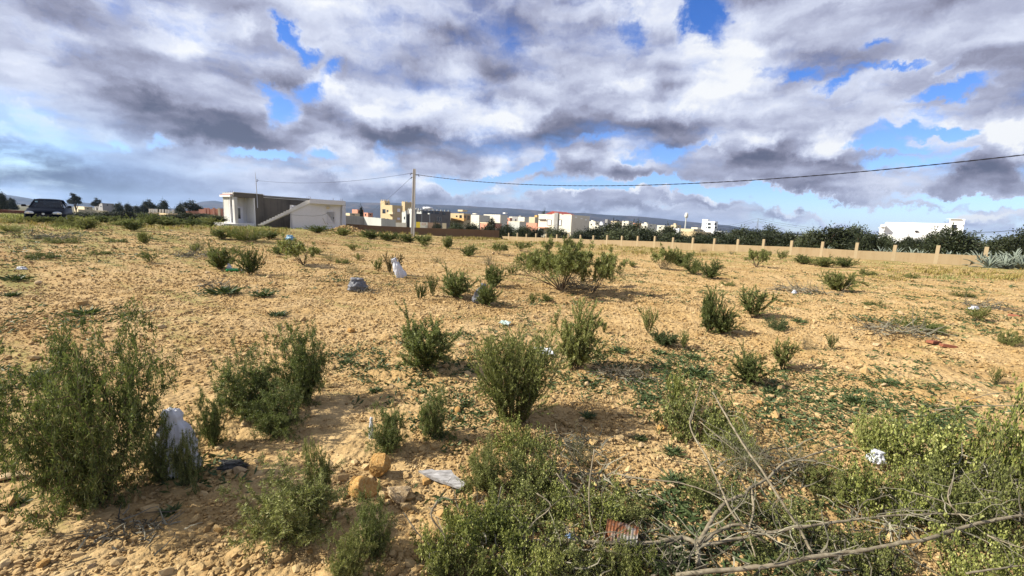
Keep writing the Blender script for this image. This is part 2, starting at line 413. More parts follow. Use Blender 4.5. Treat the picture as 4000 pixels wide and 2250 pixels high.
def plaster(name, col, dirt=(.25, .2, .15), amt=.5, sc=1.0, rough=.85):
    def b(t):
        g = G(t); p = g.pos()
        f = g.noise(p, .7 * sc, 5, .6); f2 = g.noise(p, 6 * sc, 4, .6)
        st = g.n('ShaderNodeMapping', {0: p, 3: (1.5 * sc, 1.5 * sc, .12 * sc)}).outputs[0]
        f3 = g.noise(st, 2.0, 4, .6)
        k = g.m('MULTIPLY', g.ss(g.m('ADD', g.m('MULTIPLY', f, .6), g.m('MULTIPLY', f3, .5)), .48, .8), amt)
        c = g.mix(k, col, dirt)
        c = g.mix(g.ss(f2, .3, .7, .0, .18), c, tuple(x * .75 for x in col))
        g.out(g.bsdf(c, rough, f2, .25, .01))
    return mat(name, b)
def plain(name, col, rough=.7, metal=0.0, spec=.3, grain=.15, sc=20.0):
    def b(t):
        g = G(t); f = g.noise(g.obj(), sc, 3)
        g.out(g.bsdf(g.mix(g.ss(f, .3, .7, 0, grain), col, tuple(x * .5 for x in col)), rough, metal=metal, spec=spec))
    return mat(name, b)
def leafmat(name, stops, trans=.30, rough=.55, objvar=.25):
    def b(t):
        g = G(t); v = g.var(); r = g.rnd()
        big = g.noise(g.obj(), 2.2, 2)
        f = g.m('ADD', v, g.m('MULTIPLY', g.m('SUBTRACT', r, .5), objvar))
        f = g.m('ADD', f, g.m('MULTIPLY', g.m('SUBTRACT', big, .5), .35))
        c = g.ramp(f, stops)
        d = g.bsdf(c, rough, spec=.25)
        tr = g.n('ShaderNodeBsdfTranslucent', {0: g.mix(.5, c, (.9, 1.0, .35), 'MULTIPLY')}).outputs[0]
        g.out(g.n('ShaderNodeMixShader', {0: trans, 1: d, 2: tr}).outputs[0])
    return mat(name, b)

SAND = (.37, .248, .105); SANDP = (.45, .322, .160); SANDR = (.21, .122, .046)
def soil_color(g, p):
    big = g.noise(p, .16, 4, .6); mid = g.noise(p, 1.1, 5, .65); fine = g.noise(p, 14, 5, .7)
    c = g.mix(g.ss(mid, .35, .68), SAND, SANDP)
    c = g.mix(g.ss(big, .50, .72, 0, .55), c, SANDR)
    c = g.mix(g.ss(fine, .38, .62, .30, 0.0), c, SANDR)
    return c, big, mid, fine
def b_ground(t):
    g = G(t); p = g.pos()
    c, big, mid, fine = soil_color(g, p)
    sp = g.n('ShaderNodeSeparateXYZ', {0: p}).outputs
    r = g.n('ShaderNodeVectorMath', {0: p}, operation='LENGTH').outputs['Value']
    flat = g.n('ShaderNodeMapping', {0: p, 2: (0, 0, math.radians(-34)), 3: (9.0, 1.3, 1)}, vector_type='TEXTURE').outputs[0]
    gr = g.noise(flat, 1.6, 6, .65); gr2 = g.noise(p, 5.0, 4, .7)
    gm = g.m('ADD', gr, g.m('MULTIPLY', g.m('SUBTRACT', gr2, .5), .35))
    amount = g.m('ADD', g.ss(r, 12, 40, 0, .12), g.ss(sp[0], 0, -16, 0, .07))
    gmask = g.ss(g.m('ADD', gm, amount), .54, .70, 0, .8)
    green = g.mix(g.noise(p, .8, 4), (.10, .115, .03), (.27, .23, .075))
    c = g.mix(gmask, c, green)
    far = g.ss(r, 85, 150)
    farc = g.ramp(g.noise(g.n('ShaderNodeMapping', {0: p, 3: (.006, .02, 1)}).outputs[0], 2, 5, .6), [(.3, (.05, .065, .03)), (.5, (.12, .11, .06)), (.7, (.24, .19, .12))])
    c = g.mix(far, c, farc)
    # soil crumbs
    v1 = g.n('ShaderNodeTexVoronoi', {'Vector': p, 'Scale': 26.0, 'Randomness': 1.0}).outputs['Distance']
    v2 = g.n('ShaderNodeTexVoronoi', {'Vector': p, 'Scale': 9.0}).outputs['Distance']
    h = g.m('ADD', g.m('MULTIPLY', v1, -.5), g.m('MULTIPLY', v2, -1.0)); h = g.m('ADD', h, g.m('MULTIPLY', fine, .8))
    g.out(g.bsdf(c, .95, h, .8, .03, spec=.1))
GROUND = mat('soil', b_ground)
def b_clod(t):
    g = G(t); p = g.pos(); v = g.m('ADD', g.var(), g.n('ShaderNodeAttribute', attribute_name='tint', attribute_type='INSTANCER').outputs['Fac'])
    c, *_ = soil_color(g, p)
    c = g.mix(g.ss(v, .55, 1.0, 0, .6), c, (.50, .375, .20))
    c = g.mix(g.ss(v, .25, .0, 0, .5), c, SANDR)
    g.out(g.bsdf(c, .95, g.noise(p, 60, 3), .4, .01, spec=.1))
CLOD = mat('soil_clod', b_clod)
def rockmat(name, a, b_, c_):
    def bb(t):
        g = G(t); p = g.obj(); n1 = g.noise(p, 9, 6, .65); n2 = g.noise(p, 35, 5, .7)
        c = g.ramp(n1, [(.35, a), (.5, b_), (.66, c_)]); c = g.mix(g.ss(n2, .55, .7, 0, .5), c, tuple(x * .55 for x in a))
        g.out(g.bsdf(c, .92, g.m('ADD', n1, g.m('MULTIPLY', n2, .4)), .7, .02, spec=.15))
    return mat(name, bb)
ROCK = rockmat('ochre_rock', (.34, .17, .05), (.48, .28, .09), (.54, .36, .15))
ROCKP = rockmat('pale_rock', (.40, .27, .14), (.52, .38, .21), (.62, .49, .31))
BARK = plain('bark', (.13, .095, .06), .9, grain=.6)
def b_dead(t):
    g = G(t); p = g.obj(); f = g.noise(p, 30, 5, .65); f2 = g.noise(p, 4, 3)
    c = g.ramp(f, [(.3, (.09, .075, .045)), (.5, (.19, .16, .105)), (.7, (.30, .26, .18))]); c = g.mix(g.ss(f2, .45, .7, 0, .4), c, (.20, .16, .11))
    g.out(g.bsdf(c, .9, f, .4, .005, spec=.2))
DEAD = mat('weathered_wood', b_dead)
L_DARK = leafmat('needle_leaves', [(.0, (.028, .040, .012)), (.35, (.080, .108, .030)), (.68, (.19, .22, .065)), (1.0, (.44, .44, .21))])
L_OLIVE = leafmat('olive_leaves', [(.0, (.038, .046, .014)), (.35, (.115, .133, .038)), (.7, (.25, .265, .08)), (1.0, (.48, .47, .21))])
L_YEL = leafmat('round_leaves', [(.0, (.032, .044, .012)), (.4, (.115, .14, .034)), (.65, (.27, .29, .07)), (1.0, (.60, .60, .24))], .3)
L_BLUE = leafmat('weed_leaves', [(.0, (.020, .036, .012)), (.5, (.060, .090, .030)), (1.0, (.18, .21, .085))], .2)
L_DRY = leafmat('dry_grass', [(.0, (.14, .11, .03)), (.5, (.30, .24, .07)), (1.0, (.48, .38, .15))], .25)
L_BROWN = leafmat('brownish_leaves', [(.0, (.05, .04, .015)), (.5, (.12, .10, .035)), (1.0, (.24, .20, .08))], .2)
L_TREE = leafmat('tree_leaves', [(.0, (.016, .022, .010)), (.5, (.048, .060, .026)), (1.0, (.12, .135, .06))], .15, .55, .6)
L_TREE2 = leafmat('dark_tree_leaves', [(.0, (.010, .014, .007)), (.5, (.026, .033, .014)), (1.0, (.06, .07, .025))], .12, .55, .5)
L_AG = leafmat('agave_leaf', [(.0, (.08, .10, .078)), (.5, (.19, .225, .175)), (1.0, (.34, .37, .30))], .05, .6, .15)
TWIG = leafmat('grey_twigs', [(.0, (.07, .062, .042)), (.5, (.14, .125, .088)), (1.0, (.26, .24, .17))], .0, .9)
CONC = plaster('pole_concrete', (.50, .47, .42), amt=.3)
DARKM = plain('dark_metal', (.05, .05, .055), .5, .6)
CABLE = plain('cable', (.012, .012, .014), .6)
def b_rust(t):
    g = G(t); p = g.obj(); f = g.noise(p, 30, 5, .65); f2 = g.noise(p, 9, 4)
    c = g.ramp(f, [(.35, (.05, .020, .010)), (.5, (.15, .055, .02)), (.62, (.24, .11, .05))]); k = g.ss(f2, .48, .58)
    c = g.mix(k, c, (.20, .19, .17)); g.out(g.bsdf(c, .6, f, .4, .004, metal=.35))
RUST = mat('rusty_tin', b_rust)
def cable(a, b, sag, label, r=.018, twist=0.0, n=90):
    t = np.linspace(0, 1, n)[:, None]; A, B = np.array(a), np.array(b); P = A + (B - A) * t; P[:, 2] -= 4 * sag * (t * (1 - t))[:, 0]
    org = P[0].copy(); m = MB()
    if twist:
        L_ = np.linalg.norm(B - A); k_ = int(L_ * 7); t = np.linspace(0, 1, k_)[:, None]; P = A + (B - A) * t; P[:, 2] -= 4 * sag * (t * (1 - t))[:, 0]
        for ph_ in (0, PI):
            Q = P.copy(); Q[:, 2] += np.cos(np.arange(k_) * 1.1 + ph_) * twist; Q[:, 1] += np.sin(np.arange(k_) * 1.1 + ph_) * twist; m.tube(Q - org, r, sides=4, cap=False)
    else: m.tube(P - org, r, sides=4, cap=False)
    o = m.obj('cable', CABLE, loc=Vector(org)); return tag(o, label, 'cable')

def unit(v): return v / (np.linalg.norm(v, axis=-1, keepdims=True) + 1e-9)
def leaves(mb, P, Dv, ln, wd, rs, v, fold=True):
    """P base points, Dv directions, ln lengths, wd widths -> one quad each"""
    n = len(P)
    if n == 0: return
    r = rs.randn(n, 3); side = unit(np.cross(Dv, r))
    ln = np.broadcast_to(ln, (n,))[:, None]; wd = np.broadcast_to(wd, (n,))[:, None]
    mid = P + Dv * ln * .45
    V = np.stack([P, mid + side * wd / 2, P + Dv * ln, mid - side * wd / 2], 1)
    mb.add(V.reshape(-1, 3), quads=np.arange(n * 4).reshape(n, 4), var=np.repeat(v, 4))

# ---------------------------------------------------------------- ground: one sheet to the horizon
def angles():
    f = np.linspace(-math.radians(68), math.radians(68), 640)
    b = np.linspace(math.radians(68), 2 * PI - math.radians(68), 60)[1:-1]
    return np.concatenate([f, b])
A_ = angles()
R_ = np.concatenate([[.25, .5, .75, .95], np.geomspace(1.1, 45, 330), np.geomspace(45, 9000, 90)[1:]])
Ag, Rg = np.meshgrid(A_, R_)
X_, Y_ = Rg * np.sin(Ag), Rg * np.cos(Ag)
Z_ = g_smooth(X_, Y_) + g_mid(X_, Y_)
fine_fade = np.clip((60 - Rg) / 40, 0, 1)
for wl, am, sd in ((.45, .030, 21), (.20, .022, 22), (.095, .014, 23)):
    keep = np.clip((wl * 60 - Rg * .9) / (wl * 25), 0, 1)
    Z_ += np.abs(perlin(X_ / wl, Y_ / wl, sd)) * am * keep * fine_fade * (0.35 + np.clip(perlin(X_ * .3, Y_ * .3, 5) * 2 + .6, 0, 1))
Z_ -= .012
nr, na = Ag.shape
mb = MB()
i = np.arange(nr - 1)[:, None] * na; j = np.arange(na)[None, :]; k = (j + 1) % na
q = np.stack([i + j, i + na + j, i + na + k, i + k], -1).reshape(-1, 4)
V_ = np.stack([X_, Y_, Z_], -1).reshape(-1, 3)
V_ = np.vstack([V_, [[0, 0, 0]]]); cidx = nr * na
tri = [(cidx, a, (a + 1) % na) for a in range(na)]
mb.add(V_, quads=q[:, ::-1], tris=[(c, b, a) for c, a, b in tri])
gobj = mb.obj('ground', GROUND, smooth=False)
struct(gobj)
# make sure it faces up
if gobj.data.polygons[5000].normal.z < 0: gobj.data.flip_normals()

# ---- crumbs of dry soil and small stones, nobody could count them
ph = (1 + 5 ** .5) / 2
ICO = np.array([(-1, ph, 0), (1, ph, 0), (-1, -ph, 0), (1, -ph, 0), (0, -1, ph), (0, 1, ph), (0, -1, -ph), (0, 1, -ph), (ph, 0, -1), (ph, 0, 1), (-ph, 0, -1), (-ph, 0, 1)]) / math.sqrt(1 + ph * ph)
ICOF = np.array([(0, 11, 5), (0, 5, 1), (0, 1, 7), (0, 7, 10), (0, 10, 11), (1, 5, 9), (5, 11, 4), (11, 10, 2), (10, 7, 6), (7, 1, 8), (3, 9, 4), (3, 4, 2), (3, 2, 6), (3, 6, 8), (3, 8, 9), (4, 9, 5), (2, 4, 11), (6, 2, 10), (8, 6, 7), (9, 8, 1)])
def clod_tree():
    ng = bpy.data.node_groups.new('crumbs', 'GeometryNodeTree')
    ng.interface.new_socket('Geometry', in_out='INPUT', socket_type='NodeSocketGeometry'); ng.interface.new_socket('Geometry', in_out='OUTPUT', socket_type='NodeSocketGeometry')
    n, l = ng.nodes, ng.links
    gi, go = n.new('NodeGroupInput'), n.new('NodeGroupOutput'); mp = n.new('GeometryNodeMeshToPoints'); l.new(gi.outputs[0], mp.inputs[0])
    ico = n.new('GeometryNodeMeshIcoSphere'); ico.inputs[1].default_value = 1
    sp = n.new('GeometryNodeSetPosition'); nz = n.new('ShaderNodeTexNoise'); nz.inputs['Scale'].default_value = 1.3; sub = n.new('ShaderNodeVectorMath'); sub.operation = 'SUBTRACT'; sub.inputs[1].default_value = (.5, .5, .5)
    sc = n.new('ShaderNodeVectorMath'); sc.operation = 'SCALE'; sc.inputs[3].default_value = 1.5; l.new(nz.outputs['Color'], sub.inputs[0]); l.new(sub.outputs[0], sc.inputs[0]); l.new(ico.outputs[0], sp.inputs[0]); l.new(sc.outputs[0], sp.inputs['Offset'])
    sm = n.new('GeometryNodeSetMaterial'); sm.inputs['Material'].default_value = CLOD; l.new(sp.outputs[0], sm.inputs[0])
    io = n.new('GeometryNodeInstanceOnPoints'); l.new(mp.outputs[0], io.inputs['Points']); l.new(sm.outputs[0], io.inputs['Instance'])
    def attr(nm, ty):
        a_ = n.new('GeometryNodeInputNamedAttribute'); a_.data_type = ty; a_.inputs[0].default_value = nm; return a_.outputs[0]
    e2r = n.new('FunctionNodeEulerToRotation'); l.new(attr('turn', 'FLOAT_VECTOR'), e2r.inputs[0]); l.new(e2r.outputs[0], io.inputs['Rotation']); l.new(attr('size', 'FLOAT_VECTOR'), io.inputs['Scale'])
    l.new(io.outputs[0], go.inputs[0]); return ng
CRUMBS = clod_tree()
def clods(name, n, r0, r1, base, seed, grow, lo=.0, hi=1.0, flat=.62, sig=.45, thresh=.10, pw=0.0):
    rs = np.random.RandomState(seed)
    u = rs.rand(n); r = r0 * (r1 / r0) ** (u ** (1 - pw)); a = (rs.rand(n) * 2 - 1) * math.radians(84); x, y = r * np.sin(a), r * np.cos(a)
    dens = perlin(x * .45, y * .45, 31) + perlin(x * 1.6, y * 1.6, 32) * .6
    keep = dens + rs.rand(n) * 1.1 > thresh
    x, y, r = x[keep], y[keep], r[keep]; n = len(x); z = g_smooth(x, y) + g_mid(x, y)
    s = base * np.exp(rs.randn(n) * sig) * (1 + r * grow)
    me = bpy.data.meshes.new(name); me.vertices.add(n); me.vertices.foreach_set('co', np.stack([x, y, z + s * .15], 1).astype(np.float32).ravel())
    for nm, ty, arr in (('size', 'FLOAT_VECTOR', np.stack([s * (.8 + .5 * rs.rand(n)), s * (.55 + .5 * rs.rand(n)), s * flat * (.6 + .7 * rs.rand(n))], 1)), ('turn', 'FLOAT_VECTOR', np.stack([rs.randn(n) * .35, rs.randn(n) * .35, rs.rand(n) * 6.28], 1)), ('tint', 'FLOAT', lo + rs.rand(n) * (hi - lo))):
        at_ = me.attributes.new(nm, ty, 'POINT'); at_.data.foreach_set('vector' if 'VEC' in ty else 'value', arr.astype(np.float32).ravel())
    me.update(); o = link(name, me); md = o.modifiers.new('crumbs', 'NODES'); md.node_group = CRUMBS; me.materials.append(CLOD)
    return struct(o, 'stuff')
clods('gravel', 225000, 1.2, 12, .0046, 1, .10, 0, .9, sig=.55, thresh=.22)
clods('gravel', 160000, 8, 42, .0072, 2, .055, 0, .9, thresh=.15)
clods('pebbles', 4400, 1.3, 20, .0125, 3, .08, .5, 1.0, .6)

# ---------------------------------------------------------------- hills
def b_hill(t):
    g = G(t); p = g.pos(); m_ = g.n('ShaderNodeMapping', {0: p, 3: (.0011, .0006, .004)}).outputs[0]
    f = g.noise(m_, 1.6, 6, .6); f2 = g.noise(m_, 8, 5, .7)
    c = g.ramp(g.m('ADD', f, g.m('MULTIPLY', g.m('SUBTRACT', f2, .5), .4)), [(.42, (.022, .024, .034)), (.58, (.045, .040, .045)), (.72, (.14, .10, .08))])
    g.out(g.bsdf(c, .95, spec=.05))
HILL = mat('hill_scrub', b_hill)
def ridge(profile, dist, seed, depth=2600):
    """profile: list of (px, py) along the skyline"""
    pts = [at_depth(px, py, dist) for px, py in profile]
    xs = np.array([p.x for p in pts]); zs = np.array([p.z for p in pts])
    X = np.linspace(xs[0], xs[-1], 260); top = np.interp(X, xs, zs) + 10
    rows = 26; mb = MB(); vs = []
    for r in range(rows):
        f = r / (rows - 1); yy = dist - depth * .55 + depth * .55 * min(1, f * 1.25) + (depth * .4 * max(0, f - .8) / .2)
        h = math.sin(min(1, f * 1.25) * PI / 2) ** 1.4 if f < .8 else 1 - (f - .8) * 3.5
        nz = perlin(X / 700 + seed, np.full_like(X, yy / 500), seed) * .30 + perlin(X / 240, np.full_like(X, yy / 260), seed + 1) * .14
        w = math.sin(min(1, f * 1.25) * PI)
        z = -10 + (top + 10) * (h + nz * w * .9) + perlin(X / 120, np.full_like(X, yy / 120), seed + 2) * 6 * (0.3 + w)
        vs.append(np.stack([X * (yy / dist), np.full_like(X, yy), z], 1))
    V = np.concatenate(vs); n = len(X)
    i = np.arange(rows - 1)[:, None] * n; j = np.arange(n - 1)[None, :]
    mb.add(V, quads=np.stack([i + j, i + j + 1, i + n + j + 1, i + n + j], -1).reshape(-1, 4))
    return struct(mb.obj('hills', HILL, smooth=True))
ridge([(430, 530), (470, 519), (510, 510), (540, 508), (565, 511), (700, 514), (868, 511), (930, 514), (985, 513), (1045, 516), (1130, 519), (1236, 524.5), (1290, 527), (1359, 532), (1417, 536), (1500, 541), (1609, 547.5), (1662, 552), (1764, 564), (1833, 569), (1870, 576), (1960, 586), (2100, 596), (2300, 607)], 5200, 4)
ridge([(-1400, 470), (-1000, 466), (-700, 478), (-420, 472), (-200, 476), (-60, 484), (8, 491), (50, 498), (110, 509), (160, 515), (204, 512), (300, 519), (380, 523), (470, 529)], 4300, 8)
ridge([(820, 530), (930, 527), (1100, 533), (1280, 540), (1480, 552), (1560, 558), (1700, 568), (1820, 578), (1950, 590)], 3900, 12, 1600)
# ---------------------------------------------------------------- buildings
def hor(px): return 563.0 + (px - 1288) * .0401
def u_of(px):
    d = ray(px, hor(px)); return d.x / d.y
def hit(px, py, p0, n):
    """line of sight against the vertical plane through p0 with normal n"""
    d = ray(px, py); e = Vector((0, 0, EYE)); t = (p0 - e).dot(n) / d.dot(n)
    return e + d * t
def box_from(P, dirA, wa, dirB, wb, z0, z1):
    """prism on corner P"""
    a, b = Vector((*dirA, 0)) * wa, Vector((*dirB, 0)) * wb; P = Vector((P.x, P.y, 0))
    c = [P, P + a, P + a + b, P + b]
    return [list(v + Vector((0, 0, z0))) for v in c] + [list(v + Vector((0, 0, z1))) for v in c]
BQ = [(0, 3, 2, 1), (4, 5, 6, 7), (0, 1, 5, 4), (1, 2, 6, 5), (2, 3, 7, 6), (3, 0, 4, 7)]
def fixn(o):
    import bmesh
    bm = bmesh.new(); bm.from_mesh(o.data); bmesh.ops.recalc_face_normals(bm, faces=bm.faces); bm.to_mesh(o.data); bm.free(); return o
WHITE = plaster('white_render', (.66, .62, .50), (.40, .35, .28), .35); WHITE2 = plaster('bright_white_render', (.84, .84, .82), (.6, .58, .52), .2)
CREAM = plaster('cream_render', (.60, .50, .32), (.40, .32, .20), .35); BEIGE = plaster('beige_render', (.54, .42, .24), (.36, .28, .16), .35)
ORANGE = plaster('orange_render', (.58, .34, .12), (.45, .28, .12), .3); PINK = plaster('pink_render', (.55, .26, .17), (.30, .15, .10), .4)
BROWN = plaster('brown_brick', (.30, .19, .11), (.16, .10, .06), .5); GREY = plaster('grey_cement', (.30, .29, .27), (.14, .13, .12), .5); DGREY = plaster('dark_cement', (.16, .145, .13), (.07, .06, .05), .5)
PALEG = plaster('pale_grey_render', (.48, .49, .45), (.28, .27, .22), .4); WGLASS = plain('window_glass', (.02, .025, .03), .12, spec=.8, grain=0); SHUT = plain('white_shutter', (.75, .76, .78), .5, grain=.05)
REDT = plaster('red_tiles', (.28, .06, .045), (.25, .08, .05), .3)
TILE = plain('roof_tank', (.75, .75, .75), .4)
class House:
    def __init__(s, label, px_c, Y, yaw, cat='house', name='house'):
        """near corner seen at px_c at depth Y; left wall runs off at 90+yaw.., right wall at yaw (degrees from straight ahead)"""
        u = u_of(px_c); s.P = Vector((u * Y, Y, 0)); a = math.radians(yaw)
        s.dR = (math.sin(a), math.cos(a)); s.dL = (-math.cos(a), math.sin(a))
        s.gz = ground_z(s.P.x, s.P.y); s.o = thing(name, label, cat, (s.P.x, s.P.y, s.gz)); s.org = Vector((s.P.x, s.P.y, s.gz)); s.nm = name
    def ext(s, P, d, px):
        u = u_of(px); t = (u * P.y - P.x) / (d[0] - u * d[1]); return t
    def z(s, px, py, P): return at_depth(px, py, P.y).z
    def vol(s, nm, x0, xc, x1, ytop, mt, z0=None, back=0.0, depthL=None, depthR=None, z1=None):
        """a wall volume: left face x0..xc, right face xc..x1, top seen at ytop above xc; back = metres behind the main corner"""
        P = Vector((s.P.x, s.P.y, 0)) + Vector((*s.dR, 0)) * back
        if abs(xc - s.px0(P)) > .01:
            d = s.dL if xc < s.px0(P) else s.dR; t = s.ext(P, d, xc); P = P + Vector((*d, 0)) * t
        a = s.ext(P, s.dL, x0) if x0 is not None else depthL; b = s.ext(P, s.dR, x1) if x1 is not None else depthR
        z1 = at_depth(xc, ytop, P.y).z if z1 is None else z1; z0 = s.gz - 1.5 if z0 is None else z0
        m = MB(); V = box_from(P, s.dL, abs(a), s.dR, abs(b), z0, z1); m.add([list(Vector(v) - s.org) for v in V], quads=BQ)
        o = fixn(m.obj(nm, mt, s.o)); s.last = (P, abs(a), abs(b), z0, z1); return o
    def px0(s, P):
        d = Vector((P.x, P.y, 0)); # pixel of the point at eye height
        v = cam_R.transposed() @ Vector((P.x, P.y, 0)); return CX + FPX * v.x / -v.z
    def win(s, face, x0, y0, x1, y1, P=None, mt=None, frame=None, off=.05, nm='window'):
        P = P or s.last[0]; d = s.dL if face == 'L' else s.dR; n = Vector((d[1], -d[0], 0)); 
        if n.dot(Vector((P.x, P.y, 0))) > 0: n = -n
        a, b = hit(x0, y0, P, n), hit(x1, y1, P, n); dv = Vector((*d, 0)); ta, tb = (a - P).dot(dv), (b - P).dot(dv); zt, zb = max(a.z, b.z), min(a.z, b.z)
        Pp = Vector((P.x, P.y, 0)); lo, hi = min(ta, tb), max(ta, tb); f = .07
        def slab(l, h, z0_, z1_, o0, o1):
            c = [Pp + dv * l + n * o0, Pp + dv * h + n * o0, Pp + dv * h + n * o1, Pp + dv * l + n * o1]
            return [list(v + Vector((0, 0, z0_)) - s.org) for v in c] + [list(v + Vector((0, 0, z1_)) - s.org) for v in c]
        m = MB(); m.add(slab(lo, hi, zb, zt, -.10, off * .4), quads=BQ); w = fixn(m.obj(nm, mt or WGLASS, s.o))
        if frame:
            m = MB(); 
            for q in ((lo - f, lo, zb - f, zt + f), (hi, hi + f, zb - f, zt + f), (lo, hi, zt, zt + f), (lo, hi, zb - f, zb)): m.add(slab(q[0], q[1], q[2], q[3], -.04, off + .04), quads=BQ)
            fixn(m.obj('frame', frame, w))
        return w
    def slab(s, nm, face, x0, y0, x1, y1, mt, out=.6, P=None, inn=.1):
        """a projecting slab or canopy on a face, between two picture corners of its front"""
        P = P or s.last[0]; d = s.dL if face == 'L' else s.dR; n = Vector((d[1], -d[0], 0))
        if n.dot(Vector((P.x, P.y, 0))) > 0: n = -n
        Q = P + n * out; a, b = hit(x0, y0, Q, n), hit(x1, y1, Q, n); dv = Vector((*d, 0)); ta, tb = sorted(((a - Q).dot(dv), (b - Q).dot(dv))); zt, zb = max(a.z, b.z), min(a.z, b.z)
        Pp = Vector((P.x, P.y, 0)); c = [Pp + dv * ta - n * inn, Pp + dv * tb - n * inn, Pp + dv * tb + n * out, Pp + dv * ta + n * out]
        m = MB(); m.add([list(v + Vector((0, 0, zb)) - s.org) for v in c] + [list(v + Vector((0, 0, zt)) - s.org) for v in c], quads=BQ); return fixn(m.obj(nm, mt, s.o))
    def crenels(s, mt, h=.5, step=.9, face='both'):
        P, a, b, z0, z1 = s.last
        for d, ln in ((s.dL, a), (s.dR, b)):
            k = max(2, int(ln / step))
            for i in range(k):
                c = Vector((P.x, P.y, 0)) + Vector((*d, 0)) * (ln * (i + .5) / k); other = s.dR if d is s.dL else s.dL; c += Vector((*other, 0)) * .12
                m = MB(); m.box(tuple(Vector((c.x, c.y, z1 + h / 2)) - s.org), (.42, .24, h), math.atan2(d[1], d[0]), top=.75); m.obj('merlon', mt, s.o)

# beige three-storey house
h = House('beige three-storey house with a stair tower and brown side wall, left of the pole', 987, 175, 38)
h.vol('wall', 957.3, 987, 1012.8, 516, BEIGE); 
h.win('L', 962, 526, 970, 537); h.win('L', 961, 549, 969, 560); h.win('L', 973, 528, 977, 534, frame=CREAM); h.win('L', 973, 550, 977, 555); h.slab('balcony', 'L', 975, 533, 988, 539, CREAM, .9); h.slab('balcony', 'L', 975, 552, 988, 557, CREAM, .9)
h.win('R', 999, 524.5, 1007, 533.5, frame=PINK, mt=SHUT); h.win('R', 999, 547, 1007, 553, frame=PINK, mt=SHUT)
h.vol('side_wall', None, 989, 1012.5, 517.2, BROWN, depthL=.5, back=0) if False else None
h.vol('stair_tower', 957.3, 968, 981, 505.5, BEIGE, z0=3.0, depthR=None, back=.3); h.crenels(BEIGE, .6, 1.6); h.win('R', 972, 511, 975.5, 515)
h.vol('rear_tower', 1010.5, 1018.5, 1038, 508, BEIGE, z0=-6, back=9); h.crenels(BEIGE, .4, 3.5)
# fortress-like unfinished building
h = House('dark grey unfinished building with battlements and pale square towers, right of the pole', 1050, 150, 48)
h.vol('wall', 1011, 1050, 1132, 537.5, DGREY); 
for q in ((1100, 546, 1104, 556), (1107, 546, 1110, 556)): h.win('R', *q, mt=WGLASS, frame=PALEG)
h.vol('upper_wall', 1024, 1055, 1133, 528, DGREY, back=3); h.crenels(PALEG, .55, 1.6)
for q in ((1062, 531, 1074, 536), (1077, 531, 1090, 537), (1094, 532, 1104, 538), (1113, 534, 1120, 545)): h.win('R', *q)
h.vol('upper_tower', 1029, 1040, 1052, 526, PALEG, back=2, z0=2); h.crenels(PALEG, .5, 1.3)
for x0, xc, x1 in ((1011, 1021, 1024), (1031, 1044, 1047), (1048, 1060, 1062)):
    h.vol('tower', x0, xc, x1, 534, PALEG, back=-1.2); h.crenels(PALEG, .5, 1.3); h.win('L', x0 + 5, 545, x0 + 8, 552)
h.vol('tower', 1076, 1080, 1082, 536, PALEG, back=-.3)
for px in (1072, 1080): 
    c = at_depth(px, 524, 152); m = MB(); m.tube([tuple(c - h.org - Vector((1.1, 0, 0))), tuple(c - h.org + Vector((1.1, 0, 0)))], .45, sides=12); m.obj('roof_tank', TILE, h.o, smooth=True)
# orange and cream villa
h = House('cream and orange villa with a roof room and three arched openings', 1166, 165, 40)
h.vol('wall', 1133, 1166, 1184, 537, BEIGE); h.slab('balcony', 'L', 1134, 548, 1167, 556, ORANGE, 1.0)
for q in ((1147, 542, 1151, 546), (1156, 541, 1162, 551)): h.win('L', *q, frame=CREAM)
for q in ((1167, 542, 1172, 552), (1175, 542, 1181, 553)): h.win('R', *q, frame=PINK)
h.vol('roof_room', 1151, 1163, 1175, 532, CREAM, z0=6, back=1.5); h.win('L', 1155, 535, 1158, 537)
# whites
h = House('white two-storey house with stepped roofs, right of the orange villa', 1205, 175, 45)
h.vol('wall', 1184.5, 1205, 1232, 541, WHITE); h.vol('roof_room', 1188, 1196, 1200, 539, WHITE, z0=5, back=1); 
for q in ((1188, 544, 1191, 551), (1194, 545, 1198, 549)): h.win('L', *q)
for q in ((1208, 548, 1213, 552), (1218, 549, 1224, 554)): h.win('R', *q)
h.slab('balcony', 'R', 1206, 556, 1232, 560, WHITE, .8)
h = House('wide white apartment house with a tall roof room at its right end', 1258, 185, 45)
h.vol('wall', 1216, 1258, 1276, 540, WHITE); h.vol('roof_room', 1264, 1270, 1276, 537, WHITE2, z0=6, back=3)
for q in ((1222, 545, 1227, 550), (1232, 545, 1238, 550), (1243, 548, 1247, 553), (1222, 555, 1227, 560), (1249, 545, 1254, 556)): h.win('L', *q)
for q in ((1261, 544, 1264, 548), (1267, 545, 1271, 549), (1262, 553, 1265, 557), (1269, 554, 1273, 558)): h.win('R', *q)
h.slab('awning', 'L', 1228, 552, 1247, 554, WHITE2, 1.2)
h = House('low orange brick shed in front of the white houses', 1235, 140, 50); h.vol('wall', 1208, 1235, 1262, 562, PINK); h.vol('parapet', 1207, 1236, 1263, 560, CREAM, z0=h.last[4] - .1)
h = House('grey block of a house left of the big white house', 1303, 160, 45); h.vol('wall', 1288, 1303, 1310, 545, GREY); h.win('L', 1296, 551, 1299, 556)
h = House('white house with a plain lit gable left of the big white house', 1319, 155, 40); h.vol('wall', 1303, 1319, 1329, 546, WHITE); h.vol('roof_room', 1304, 1309, 1313, 542.5, GREY, z0=3, back=1); h.win('L', 1311, 557, 1313, 560); h.win('R', 1322, 558, 1326, 562)
